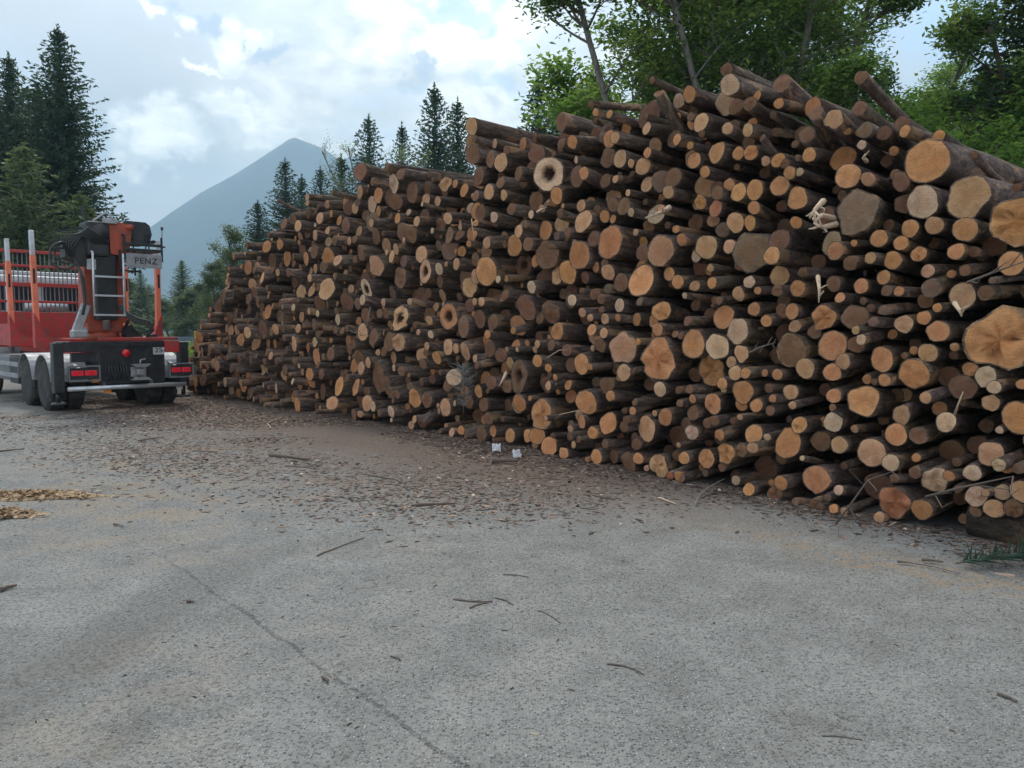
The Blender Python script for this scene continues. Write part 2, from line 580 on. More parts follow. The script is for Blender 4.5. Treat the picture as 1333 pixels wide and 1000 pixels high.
def mat_bark_tree(name, c0, c1):
    m, t, b = new_mat(name)
    P = geo_pos(t)
    mp = t.new('ShaderNodeMapping'); mp.inputs['Scale'].default_value = (1, 1, 0.25)
    t.l.new(P, mp.inputs[0])
    f, _ = t.noise(mp.outputs[0], 16, 6, 0.65)
    t.l.new(t.ramp(f, [(0.35, c0), (0.65, c1)]), b.inputs['Base Color'])
    b.inputs['Roughness'].default_value = 0.9
    t.l.new(t.bump(f, 0.6, 0.03), b.inputs['Normal'])
    return m


def mat_log_bark():
    m, t, b = new_mat('log_bark')
    uv = t.new('ShaderNodeUVMap'); uv.uv_map = 'uv'
    at = t.new('ShaderNodeAttribute'); at.attribute_name = 'tint'
    # uv: x = distance along the log (m), y = angle*radius (m) ; offset by the position so no two logs repeat
    P = geo_pos(t)
    off = t.vmath('ADD', t.vmath('MULTIPLY', uv.outputs[0], (1.0, 3.0, 0)), t.vmath('SCALE', at.outputs['Color'], None, 37.0))
    f, _ = t.noise(off, 5.5, 7, 0.68, 0.4)
    g, _ = t.noise(off, 26, 5, 0.7, 0.6)
    pl, _ = t.noise(off, 1.7, 4, 0.6, 0.5)
    vo = t.voronoi(off, 30, 'DISTANCE_TO_EDGE')
    scale_ = t.smooth(vo, 0.0, 0.12)
    c = t.ramp(f, [(0.28, (0.045, 0.033, 0.028)), (0.45, (0.120, 0.087, 0.071)), (0.58, (0.205, 0.150, 0.122)), (0.75, (0.38, 0.29, 0.225))])
    c = t.mix(t.smooth(g, 0.52, 0.7, 0, .75), c, (0.05, 0.038, 0.032))
    c = t.mix(t.math('MULTIPLY', t.math('SUBTRACT', 1.0, scale_), 0.6), c, (0.035, 0.028, 0.024))
    # torn bark shows reddish inner bark or pale wood
    peel = t.smooth(pl, 0.555, 0.60)
    c = t.mix(t.math('MULTIPLY', peel, 0.8), c, t.ramp(g, [(0.3, (0.20, 0.105, 0.060)), (0.6, (0.42, 0.27, 0.16))]))
    c = t.mix(1.0, c, t.vmath('SCALE', at.outputs['Color'], None, 1.0), 'MULTIPLY')
    t.l.new(c, b.inputs['Base Color'])
    b.inputs['Roughness'].default_value = 0.9
    b.inputs['Specular IOR Level'].default_value = 0.2
    h = t.math('ADD', t.math('MULTIPLY', f, 0.6), t.math('ADD', t.math('MULTIPLY', g, 0.5), t.math('MULTIPLY', scale_, 0.3)))
    h = t.math('SUBTRACT', h, t.math('MULTIPLY', peel, 0.3))
    t.l.new(t.bump(h, 0.9, 0.016), b.inputs['Normal'])
    return m


def mat_log_face():
    """uv: position on the cut, 1 = bark ring"""
    m, t, b = new_mat('cut_wood')
    uv = t.new('ShaderNodeUVMap'); uv.uv_map = 'uv'
    at = t.new('ShaderNodeAttribute'); at.attribute_name = 'tint'
    seed = t.vmath('SCALE', at.outputs['Color'], None, 53.0)
    q = t.vmath('ADD', uv.outputs[0], seed)
    _, wob = t.noise(q, 1.6, 3, 0.6)
    _, offc = t.noise(seed, 1.0, 1, 0.5)
    uvw = t.vmath('ADD', uv.outputs[0], t.vmath('SCALE', t.vmath('SUBTRACT', wob, (.5, .5, .5)), None, 0.42))
    uvw = t.vmath('ADD', uvw, t.vmath('SCALE', t.vmath('SUBTRACT', offc, (.5, .5, .5)), None, 1.1))
    rr = t.vmath('LENGTH', t.vmath('MULTIPLY', uvw, (1, 1, 0)))
    r0 = t.vmath('LENGTH', t.vmath('MULTIPLY', uv.outputs[0], (1, 1, 0)))
    ring = t.math('SINE', t.math('MULTIPLY', rr, 62.0))
    ring = t.smooth(ring, -0.2, 1.0)
    blot, _ = t.noise(q, 1.3, 4, 0.6)
    fib, _ = t.noise(q, 9.0, 5, 0.7)
    mpv = t.new('ShaderNodeMapping'); mpv.inputs['Scale'].default_value = (3.0, 16.0, 1); mpv.inputs['Rotation'].default_value = (0, 0, 0.5)
    t.l.new(q, mpv.inputs[0])
    saw, _ = t.noise(mpv.outputs[0], 1.4, 5, 0.7)
    base = at.outputs['Color']
    rk, _ = t.noise(q, 0.8, 2, 0.5)
    c = t.mix(t.math('MULTIPLY', ring, t.smooth(rk, 0.4, 0.62, 0.08, 0.5)), base, t.vmath('MULTIPLY', base, (0.66, 0.54, 0.46)))
    heart = t.smooth(t.math('ADD', rr, t.math('MULTIPLY', t.math('SUBTRACT', blot, .5), 1.2)), 0.25, 0.7, 1, 0)
    c = t.mix(t.math('MULTIPLY', heart, 0.5), c, t.vmath('MULTIPLY', base, (0.84, 0.66, 0.54)))
    c = t.mix(t.smooth(r0, 0.80, 0.93, 0, 0.5), c, t.vmath('MULTIPLY', base, (1.12, 1.15, 1.12)))
    c = t.mix(t.smooth(saw, 0.40, 0.70, 0, 0.6), c, t.vmath('MULTIPLY', base, (0.48, 0.41, 0.37)))
    c = t.mix(t.smooth(blot, 0.45, 0.66, 0, 0.7), c, t.vmath('MULTIPLY', base, (0.6, 0.55, 0.52)))
    # drying cracks from the pith
    sx = t.new('ShaderNodeSeparateXYZ'); t.l.new(uvw, sx.inputs[0])
    ang = t.math('ARCTAN2', sx.outputs[1], sx.outputs[0])
    sd = t.new('ShaderNodeSeparateXYZ'); t.l.new(seed, sd.inputs[0])
    ck = t.math('ABSOLUTE', t.math('SINE', t.math('ADD', t.math('MULTIPLY', ang, 1.5), t.math('ADD', sd.outputs[0], sd.outputs[1]))))
    ck = t.math('MULTIPLY', t.smooth(ck, 0.012, 0.05, 1, 0), t.smooth(rr, 0.55, 0.75, 1, 0))
    c = t.mix(t.math('MULTIPLY', ck, 0.6), c, (0.06, 0.035, 0.02))
    hole = t.new('ShaderNodeAttribute'); hole.attribute_name = 'decay'
    c = t.mix(hole.outputs['Fac'], c, (0.075, 0.042, 0.026))
    t.l.new(c, b.inputs['Base Color'])
    b.inputs['Roughness'].default_value = 0.85
    b.inputs['Specular IOR Level'].default_value = 0.15
    h = t.math('ADD', t.math('MULTIPLY', saw, 1.4), t.math('MULTIPLY', fib, 0.7))
    t.l.new(t.bump(h, 0.6, 0.006), b.inputs['Normal'])
    return m


M = {}
M['asphalt'] = mat_asphalt()
M['grass'] = mat_grass()
M['rock'] = mat_rock()
M['bark'] = mat_log_bark()
M['face'] = mat_log_face()
M['leaf'] = mat_leaf('broad_leaves', (0.042, 0.095, 0.038), (0.11, 0.19, 0.065), (0.24, 0.32, 0.10), 0.62)
M['leaf_bright'] = mat_leaf('young_leaves', (0.06, 0.14, 0.04), (0.12, 0.22, 0.06), (0.22, 0.31, 0.09), 0.6)
M['needle'] = mat_leaf('spruce_needles', (0.030, 0.062, 0.044), (0.054, 0.100, 0.064), (0.085, 0.14, 0.078), 0.35)
M['larch'] = mat_leaf('larch_and_hazed_foliage', (0.075, 0.115, 0.060), (0.115, 0.16, 0.08), (0.16, 0.20, 0.10), 0.4)  # shared with the far trees, where its paleness stands in for haze
M['trunk'] = mat_bark_tree('tree_bark', (0.035, 0.028, 0.022), (0.11, 0.09, 0.07))
M['trunk_grey'] = mat_bark_tree('grey_tree_bark', (0.10, 0.095, 0.085), (0.24, 0.22, 0.20))
M['red'] = simple('red_paint', (0.44, 0.035, 0.03), 0.5, 0, 0.6)
M['orange'] = simple('orange_paint', (0.42, 0.07, 0.03), 0.5, 0, 0.6)
M['stake'] = simple('stake_orange', (0.85, 0.22, 0.12), 0.5, 0, 0.25)
M['black'] = simple('black_paint', (0.014, 0.016, 0.019), 0.38, 0, 0.35, dirtcol=(0.07, 0.065, 0.06))
M['plastic'] = simple('black_plastic', (0.022, 0.024, 0.027), 0.55, 0, 0.4, dirtcol=(0.09, 0.085, 0.08))
M['rubber'] = simple('tyre_rubber', (0.022, 0.022, 0.022), 0.85, 0, 0.7, dirtcol=(0.11, 0.10, 0.085))
M['steel'] = simple('worn_steel', (0.42, 0.43, 0.44), 0.42, 0.75, 0.35)
M['alu'] = simple('aluminium', (0.58, 0.60, 0.62), 0.4, 0.6, 0.25)
M['grey'] = simple('grey_paint', (0.17, 0.18, 0.19), 0.5, 0, 0.4)
M['fender'] = simple('fender_grey', (0.30, 0.31, 0.33), 0.5, 0, 0.4)
M['white'] = simple('white_paint', (0.50, 0.51, 0.52), 0.4, 0, 0.3)
M['redlens'] = simple('red_lens', (0.75, 0.02, 0.03), 0.15, 0, 0.05)
M['orangelens'] = simple('amber_lens', (0.8, 0.25, 0.02), 0.15, 0, 0.05)
M['glass'] = simple('dark_glass', (0.02, 0.025, 0.03), 0.06, 0, 0.1)
M['blueg'] = simple('rail_blue', (0.28, 0.36, 0.48), 0.5, 0.3, 0.2)
M['yellow'] = simple('yellow_paint', (0.75, 0.62, 0.05), 0.5, 0, 0.2)
M['paper'] = simple('white_paper', (0.78, 0.79, 0.82), 0.8, 0, 0.08)
M['twig'] = simple('twig_bark', (0.13, 0.10, 0.08), 0.9, 0, 0.5, 20)
M['splinter'] = simple('raw_wood', (0.48, 0.36, 0.25), 0.8, 0, 0.3, 30, (0.25, 0.15, 0.09))
M['dead'] = simple('dead_twigs', (0.22, 0.22, 0.21), 0.9, 0, 0.3)

# ------------------------------------------------------------------ terrain
def build_ground():
    xs = np.concatenate([-np.geomspace(4600, 30, 16), np.linspace(-24, 24, 13), np.geomspace(30, 4600, 16)])
    ys = np.concatenate([-np.geomspace(280, 20, 8), np.linspace(-12, 90, 26), np.geomspace(110, 4150, 14)])
    X, Y = np.meshgrid(xs, ys)
    Z = np.full_like(X, -0.012)
    # beyond the yard the ground falls to a meadow and rises to the slopes
    d = np.clip((Y - 150) / 900, 0, 1) * 6
    Z = Z - d * 0.3
    v = np.stack([X.ravel(), Y.ravel(), Z.ravel()], 1)
    nx = len(xs)
    i, j = np.meshgrid(np.arange(nx - 1), np.arange(len(ys) - 1))
    a = (j * nx + i).ravel()
    f = np.stack([a, a + 1, a + nx + 1, a + nx], 1)
    o = link('ground', mesh_np('ground', v, f, True), M['grass'])
    tag(o, kind='structure')
    # asphalt yard: gentle unevenness, irregular edge
    nx, ny = 150, 150
    xs = np.linspace(-30, 14, nx); ys = np.linspace(-8, 34, ny)
    X, Y = np.meshgrid(xs, ys)
    Z = 0.006 * np.sin(X * 0.9 + 0.4 * Y) + 0.005 * np.sin(Y * 1.3 - X * 0.5)
    edge = 0.6 * np.sin(Y * 0.7) + 0.4 * np.sin(Y * 1.9)
    X2 = X + np.where(X > 12, edge * 0.2, 0)
    v = np.stack([X2.ravel(), Y.ravel(), Z.ravel()], 1)
    i, j = np.meshgrid(np.arange(nx - 1), np.arange(ny - 1))
    a = (j * nx + i).ravel()
    f = np.stack([a, a + 1, a + nx + 1, a + nx], 1)
    o = link('asphalt_yard', mesh_np('asphalt_yard', v, f, True), M['asphalt'])
    tag(o, kind='structure')


def fbm2(x, y, seed, octs=6):
    rg = np.random.default_rng(seed)
    s = np.zeros_like(x)
    for k in range(octs):
        for _ in range(3):
            a = rg.uniform(0, 2 * np.pi); f = 2.0 ** k * rg.uniform(0.7, 1.3); ph = rg.uniform(0, 6.28)
            s += np.sin((x * np.cos(a) + y * np.sin(a)) * f + ph) / (1.9 ** k) / 3
    return s


def build_mountain():
    """one massif: its ridge line follows directions seen from the yard, 3.6 km away"""
    D0 = 3600.0
    prof = [(-900, 500), (-500, 440), (-200, 432), (40, 392), (110, 352), (150, 328), (196, 299), (226, 279), (256, 261), (290, 243), (320, 225), (345, 209), (366, 195), (382, 184), (390, 182), (402, 187),
            (418, 192), (432, 198), (445, 207), (452, 206), (462, 203), (475, 206), (490, 214), (560, 240), (700, 250), (900, 215), (1100, 190), (1333, 185), (1700, 250), (2200, 330)]
    px = np.array([p[0] for p in prof], float); py = np.array([p[1] for p in prof], float)
    nu, nv = 380, 46
    u = np.linspace(-180, 1520, nu)
    top = np.interp(u, px, py)
    X0 = (u - 666.5) / 1000 * D0
    H = np.maximum((430 - top) / 1000 * D0 * 1.0, 0) - 3
    V = np.linspace(0, 1, nv)
    verts = []
    rough = fbm2(X0 / 260, X0 * 0, 3)
    H = H + np.clip(H, 0, 400) / 400 * (rough * 9 + fbm2(X0 / 60, X0 * 0, 8, 4) * 4)
    for v in V:
        # from foot (v=0, near) over the ridge (v=.6) to the far side
        if v <= 0.6:
            k = v / 0.6; y = D0 - (1 - k) * 1500; hk = k ** 1.15
        else:
            k = (v - 0.6) / 0.4; y = D0 + k * 500; hk = 1 - k
        spur = fbm2(X0 / 330, np.full_like(X0, y) / 420, 11, 5)
        mid = np.sin(np.pi * min(hk, 1.0))
        z = H * hk + spur * 70 * mid * np.clip(H / 300, 0, 1)
        verts.append(np.stack([X0 * (y / D0), np.full_like(X0, y), z - 4], 1))
    v = np.concatenate(verts)
    i, j = np.meshgrid(np.arange(nu - 1), np.arange(nv - 1))
    a = (j * nu + i).ravel()
    f = np.stack([a, a + 1, a + nu + 1, a + nu], 1)
    o = link('mountain', mesh_np('mountain', v, f, True), M['rock'])
    tag(o, kind='structure')


def build_haze():
    m = bpy.data.materials.new('haze')
    m.use_nodes = True
    t = NT(m.node_tree)
    for n in list(t.n): t.n.remove(n)
    pv = t.new('ShaderNodeVolumePrincipled')
    pv.inputs['Color'].default_value = (0.52, 0.80, 1.0, 1)
    pv.inputs['Density'].default_value = HAZE
    pv.inputs['Anisotropy'].default_value = 0.0
    out = t.new('ShaderNodeOutputMaterial')
    t.l.new(pv.outputs[0], out.inputs['Volume'])
    b = MB().box(-4700, 4700, -300, 4200, -5, 940)
    o = b.build('haze', m)
    tag(o, kind='stuff')


HAZE = 0.00046
build_ground()
build_mountain()
build_haze()

# ------------------------------------------------------------------ log pile
# tracing of the cut ends on enlargements of the pile: origin of each enlargement, then x y half-height flags
# flags: o orange, t tan, p pale, b brown, g grey, r red | d deep in the pile | h hollow | x rough cut | R ringed | f fluted butt
# @bx,by = a point where the bark body runs to (for logs whose body shows)
ZS = 1333 / 270.0
TR = {
(1063, 80): """285 100 45 b @560,370;110 370 62 t @330,545;275 300 50 b @480,420;310 440 52 g @500,570;290 535 32 p;550 400 50 b @740,510;565 447 40 o @700,520;785 480 40 o @1270,760;
710 640 140 o;975 870 138 tR;680 905 108 p;200 735 85 o;330 755 45 t;540 770 62 b;262 965 148 gf;1285 1020 155 ofx;1290 810 30 b @1400,780;450 640 40 bd;130 822 30 bd;-5 330 50 b @190,590;
1010 600 26 b @1250,740;""",
(1063, 280): """600 85 58 o;755 65 58 t;955 90 78 o;1145 195 72 bd;1250 310 80 o;400 150 60 o;540 180 48 o;240 180 25 o;120 230 62 or;345 275 40 t;215 310 48 b;490 290 60 o;655 250 52 o;
895 235 56 o;1015 235 38 bd;750 180 38 bd;465 65 38 bd;715 360 46 t;955 355 38 b;735 470 58 g;430 400 48 o;110 440 52 b;285 455 52 o;150 530 35 o;450 485 38 b;530 490 34 o;1130 420 24 g;
1085 500 50 b;700 550 48 b;775 595 32 o;430 610 35 g;580 590 28 bd;690 660 46 o;560 700 60 tfx;45 658 84 o;245 655 80 bf;365 685 35 g;780 748 70 o;100 840 100 o;250 740 30 t;255 830 58 b;
285 800 36 p;420 928 84 o;715 885 62 t;625 870 28 o;565 905 24 b;170 940 52 t;100 1010 60 o;1180 800 195 ofxR;""",
(1063, 480): """625 32 98 o;435 72 42 o;370 85 24 b;850 50 68 bd;940 120 84 b;985 5 48 o;1085 50 68 px;1320 100 34 o;1140 120 44 p;1120 220 54 t;1300 315 105 o;55 135 44 bd;110 175 48 o;
300 205 105 of;565 170 44 td;510 172 44 bd;700 187 40 t;545 297 64 tR;510 425 76 o;650 430 54 bx;430 325 40 bd;105 345 64 p;830 345 68 px;935 215 25 b;145 490 58 t;355 540 98 t;475 605 58 p;
175 625 28 bd;640 572 30 o;870 530 78 bd;1030 490 60 bd;1120 550 84 t;1175 395 26 p;1170 620 44 px;900 600 30 bd;630 670 38 b;760 715 84 pxf;850 690 38 o;1000 670 58 p;1300 640 40 g;905 775 26 b;
1025 820 66 p;1085 800 26 t;1195 795 52 p;1320 790 74 t;1140 900 62 t;1265 900 60 b;1020 920 36 b;920 835 44 bd;0 710 92 or;140 780 34 p @300,790;70 830 28 g;5 870 28 b;175 920 28 t @380,885;
400 760 88 bd;500 705 30 b;500 860 104 rfx;675 905 68 of;""",
(1063, 600): """105 440 34 o @270,450;400 420 38 t @520,420;20 370 28 b;""",
(800, 80): """480 210 55 o @760,290;740 150 65 p @1090,240;720 50 42 b @1020,160;1075 140 62 b @1333,380;1055 270 34 o @1300,330;240 120 26 b @440,220;285 205 34 b @380,380;205 430 44 t;490 355 28 b;
555 390 64 t;780 290 50 b;870 270 44 b @1200,480;725 430 42 t @860,500;855 440 44 t;200 355 24 b @560,490;950 490 24 b @1040,580;1235 470 54 b @1400,620;1250 600 48 o;1175 620 22 g;400 500 38 o;485 540 28 o;
655 585 72 o;510 635 55 o;795 590 44 o;875 585 50 o;1050 635 50 o;1095 655 34 b;965 715 38 bd;580 710 40 o;210 585 36 o @380,605;180 675 55 t;105 655 30 t;35 625 60 t;375 745 64 b;
85 845 24 t @330,845;345 840 42 t @530,855;5 755 28 t;0 490 40 t;735 790 40 o;660 845 44 b;795 840 60 o;900 825 68 o;1060 800 68 o;1125 715 44 o;1190 710 28 p;1175 880 74 o;550 905 45 o;
650 945 58 r;895 940 44 o;1075 930 38 bd;105 970 30 p;60 930 58 b;300 950 30 o;""",
(800, 280): """775 48 64 t;870 50 48 o;520 50 58 bd;1165 48 42 o;1060 160 72 b;1010 260 58 o;-30 175 108 or;135 110 26 t;395 90 28 o;430 158 42 o;295 230 100 ogR;180 245 58 b;590 205 82 t;740 200 48 t;
885 240 132 gf;550 345 58 bd;615 340 28 t;735 380 32 bd;170 420 105 oR;350 378 46 o;405 430 46 o;515 455 38 t;625 435 40 o;865 430 42 p;795 505 44 t;920 485 28 o;1045 485 38 b;1175 470 55 ox;
1210 370 34 b;1310 300 48 bd;450 518 22 p;30 580 48 p;160 555 30 g;300 615 64 ox;520 580 38 bd;670 550 28 b;628 583 14 b;615 640 44 bd;700 655 78 o;895 605 48 o;975 680 42 o;1075 615 48 b;
1140 620 54 o;470 680 30 b;275 735 44 o;20 660 28 o;790 745 90 pR;1100 760 68 bd;1135 870 108 b;1285 750 48 b;55 855 104 t;280 930 140 ofxR;505 830 96 oR;660 845 84 pR;815 890 58 t;425 775 24 b;
750 945 42 t;1225 985 68 t;""",
(800, 480): """60 25 58 t;515 40 50 bd;290 132 52 p;225 100 44 bd;690 95 42 o;775 28 48 tR;840 28 38 o;1045 38 40 o;825 150 78 o;815 230 45 o;910 237 45 o;1132 150 52 t;1015 192 28 o;1142 235 28 t;
480 132 30 b;500 195 30 o;420 220 28 b;630 225 70 o;505 285 50 b;130 215 25 b;115 272 30 o;325 312 58 or;205 385 90 tR;60 375 38 b;75 330 28 b;405 440 70 bd;410 492 20 t;497 410 50 p;
595 350 35 b;640 335 35 b;675 425 40 o;605 478 28 bd;805 312 22 t;1000 270 34 b;1185 362 54 o;895 420 62 oR;980 440 25 p;1115 480 96 of;885 508 38 t;815 525 48 bx;715 545 74 ofx;590 578 64 ox;
690 635 30 b;140 485 40 b;345 530 38 bd;445 575 44 o;150 578 38 o;90 625 64 b;285 655 80 tf;205 640 22 t;415 715 38 o @570,700;355 700 28 r;430 785 30 b;975 640 88 bd;1070 580 38 b;778 718 34 p;
775 795 38 bd;1068 735 52 o;860 825 44 o @1000,800;1030 875 55 bx @1200,850;1205 575 20 p @1330,590;1290 870 34 b;1160 950 28 g @1260,930;""",
(530, 120): """412 220 58 t @940,300;430 300 26 b @600,350;420 400 60 b;535 430 58 b;600 450 62 t;640 370 28 b @780,390;830 395 64 b;990 190 60 b @1333,270;1180 80 28 b @1333,90;1210 130 26 o;1300 140 28 o;
1060 320 44 o @1230,340;990 330 34 b;1300 300 58 o;460 540 62 b;715 525 44 b @830,540;600 580 38 b;620 660 34 t @870,700;525 640 52 t;908 525 112 ph;958 665 60 o @1080,620;1085 435 26 p @1230,445;
1135 520 42 o @1270,570;1325 565 26 p;1325 420 38 b;440 665 38 b;195 700 34 t @340,705;95 720 16 p @190,745;60 830 34 t @180,835;260 810 38 t @400,820;340 865 26 t @450,880;470 775 50 b;
557 803 40 p;670 750 40 b;795 785 30 p;760 848 26 g;715 893 42 t;980 783 34 b;1130 830 75 t;1320 720 48 b;440 840 24 o;435 910 24 o;270 920 58 b;20 910 56 b;160 890 20 p;1030 900 34 b;
510 970 40 t;395 975 24 o;775 975 44 b;890 980 30 b;""",
(530, 320): """90 55 58 tR;115 165 78 th;315 117 42 t;400 265 68 t;505 165 98 oR;510 30 58 b;583 215 27 p @740,235;750 125 74 bdh;900 60 96 b;1105 62 90 or;1030 172 76 oR;965 190 62 t;798 265 44 p @950,270;
627 315 38 b;555 340 72 bdf;765 400 84 bf;925 425 74 b;930 425 30 t;850 470 34 b;1002 308 34 gd;1058 350 40 p;1120 290 20 b;1205 310 38 b;1245 340 38 b;1125 430 32 t;1175 462 28 t;1270 470 38 t;
1250 410 24 b;1290 170 52 t;1270 110 30 b;265 455 84 oh;362 520 74 b;140 480 32 t;70 555 22 t @200,560;150 570 28 p;550 490 54 b;515 570 30 o;680 545 26 o @870,520;965 550 58 orx;1185 540 40 o;
1262 560 38 t;335 330 28 gd;432 360 28 t;475 360 30 t;15 360 24 p;125 645 28 t @220,650;262 650 54 t;310 660 34 t;372 680 62 t @480,650;188 720 44 o;100 760 38 b;120 690 28 b;435 725 28 t;445 770 26 b;
640 665 18 t;705 668 18 p;835 632 30 t;820 670 24 t;925 640 38 b;835 740 42 o;905 785 30 o;1120 760 70 o;1175 778 24 o;1025 670 42 b;1240 640 48 b;715 840 106 bhf;640 905 44 b;300 845 55 p;
255 900 38 b;210 815 20 b;540 880 44 b;905 900 30 t;950 845 24 o;955 890 12 b;1035 895 32 o @1110,900;1215 875 34 gd;1305 965 38 o;""",
(530, 460): """45 290 68 o;125 300 54 b;245 347 60 t;490 330 44 b;455 400 44 bd;520 420 44 b;650 350 58 bd;720 320 58 o;865 390 100 ofxR;890 420 20 t;775 530 44 o;835 530 58 o;820 590 28 t;1150 315 82 o;
1290 450 68 o;1120 440 48 o;1190 510 42 o;1048 485 26 t;1045 535 30 b;935 530 20 b;1100 555 22 b;1068 588 25 t @1200,583;1272 583 32 b;910 625 60 of;1005 710 38 o @1130,710;1155 707 20 o;1215 677 52 o;
740 610 48 bd;660 530 50 o;550 500 40 o;475 550 58 bf;555 560 18 b;345 495 32 o;375 560 34 b;285 523 30 t;25 500 30 t;45 425 28 t;90 450 38 b @200,380;210 535 20 b;""",
(260, 200): """1030 115 60 b @1333,210;1200 90 30 b @1333,110;1110 180 28 b;1290 130 38 b @1400,170;690 280 24 t @850,300;690 318 20 t @780,330;850 250 18 b @1150,315;500 300 12 b @720,400;540 450 38 b;
600 420 34 b @740,405;630 465 38 t;770 415 38 t @910,412;1100 445 30 t;820 495 28 t @900,510;740 460 15 p;1300 500 58 b;1310 555 20 t;1260 615 36 t @1400,620;1232 660 44 t;1200 635 20 t;
1135 720 68 t;1070 870 70 ph;815 870 70 t;870 790 24 b @960,800;1045 940 36 p @1150,960;945 950 56 b;1290 800 70 b;885 685 38 t;995 680 28 b;1035 640 50 b;995 550 28 b;865 560 34 b;705 800 28 t;
565 765 30 b;440 525 18 b @550,530;500 490 10 b;300 590 24 b @570,600;215 660 26 o @350,660;290 640 14 t @470,645;350 745 30 b @420,750;185 740 15 o @340,745;180 780 15 o @350,785;190 820 24 b @380,830;
400 800 38 t @560,790;430 865 20 b @480,870;350 890 38 b;270 880 18 b;150 950 22 b @330,935;370 940 24 b @470,940;520 960 24 b;300 600 20 t @420,610;""",
(260, 380): """1180 70 30 t @1330,75;600 100 25 p @690,105;530 100 20 t;700 125 24 t;755 140 24 p @930,150;885 178 40 p;1065 150 44 b;1045 260 58 t;1115 290 56 b;1155 140 30 b;1195 140 36 b;1285 170 80 th;
1225 320 68 b;1275 325 60 t;870 245 28 b;945 235 24 b;915 250 24 b;630 235 30 t @710,240;665 215 20 b;735 220 28 b;800 230 20 b;530 235 28 b;485 240 38 t;460 255 28 b;305 262 40 t;605 335 50 t;
740 323 34 p;695 360 34 rd;540 295 24 b;410 290 18 b;840 400 44 b;790 420 24 b;960 370 38 bd;1035 490 44 t;1080 455 38 t;1145 390 22 t;1185 380 34 b;1245 487 28 p;1293 510 34 b;1150 550 98 bf;
1205 580 38 b;895 607 70 o;1003 612 58 o;945 550 24 b;705 530 44 o;780 530 38 b;760 470 20 b;635 475 20 p;610 445 20 b;540 540 34 t;545 505 38 b;572 535 18 b;430 390 24 b;455 410 28 t;490 445 24 b;
415 450 24 b;490 620 34 p;408 600 22 p;440 615 16 b;595 575 24 p @690,580;160 580 34 p;120 593 18 p;262 585 24 t;325 560 24 b;200 490 32 b;240 510 20 b;250 430 34 b;325 440 34 b;175 420 24 b;285 400 18 b;
390 690 30 b;345 690 20 t;338 635 18 b;365 620 18 b;850 715 44 t;1075 715 56 t;1110 735 36 p;990 790 44 b;1030 785 24 t;925 780 44 bd;1228 770 42 p;1230 825 16 t;1150 780 28 b;1225 650 36 b;1268 660 30 b;
1240 700 18 b;625 742 52 o;610 660 28 b;520 710 24 b;465 750 20 g;415 740 18 g;5 470 24 t;45 480 28 t;85 460 34 t;110 475 38 t;60 375 38 b;60 150 16 t @150,145;65 182 14 b @140,185;5 225 20 o @120,228;
55 280 14 b @150,280;310 185 20 b;225 185 18 b;245 230 24 b;130 380 22 b @200,375;-10 345 14 t @60,345;20 565 40 b @110,550;""",
}
BASE = {'o': (0.62, 0.30, 0.14), 't': (0.60, 0.345, 0.20), 'p': (0.64, 0.44, 0.295), 'b': (0.24, 0.13, 0.082), 'g': (0.25, 0.158, 0.112), 'r': (0.46, 0.19, 0.11)}

PB = np.array([0.34, 10.0])
EU = np.array([-0.673, 0.740]); EU /= np.linalg.norm(EU)
EW = np.array([EU[1], -EU[0]])                                     # into the pile
_wu = [-12, -7, -5.6, 0, 3, 12.1, 16]
_ww = [-1.0, -0.7, -0.54, 0, 0.15, -0.25, -0.3]
LEAN = 0.08


def wbase(u): return np.interp(u, _wu, _ww)


def to_uwz(p):
    d = np.array([p[0], p[1]]) - PB
    return d @ EU, d @ EW, p[2]


def from_uwz(u, w, z):
    q = PB + EU * u + EW * w
    return np.array([q[0], q[1], z])


def hit_face(px, py, woff):
    r = ray(px, py)
    lo, hi = 1.0, 60.0
    def g(t):
        u, w, z = to_uwz(np.array([0, 0, EYE]) + r * t)
        return w - wbase(u) - LEAN * z - woff
    for _ in range(50):
        m = (lo + hi) / 2
        if g(m) > 0: hi = m
        else: lo = m
    t = (lo + hi) / 2
    p = np.array([0, 0, EYE]) + r * t
    return p, t


def parse():
    out = []
    for (ox, oy), s in TR.items():
        for it in s.replace('\n', '').split(';'):
            it = it.strip()
            if not it: continue
            a = it.split()
            x, y, rr = float(a[0]), float(a[1]), float(a[2])
            fl = a[3]
            bd = None
            if len(a) > 4:
                bx, by = a[4][1:].split(',')
                bd = (ox + float(bx) / ZS, oy + float(by) / ZS)
            out.append(dict(px=ox + x / ZS, py=oy + y / ZS, rp=rr / ZS, fl=fl, body=bd))
    return out


traced = parse()
# drop doubles (edges of neighbouring enlargements)
keep = []
for a in sorted(traced, key=lambda q: -q['rp']):
    if all(math.hypot(a['px'] - b['px'], a['py'] - b['py']) > 0.5 * min(a['rp'], b['rp']) + 1.2 or 'd' in (a['fl'] + b['fl']) for b in keep):
        keep.append(a)
traced = keep

placed_u, placed_z, placed_r, placed_w = [], [], [], []


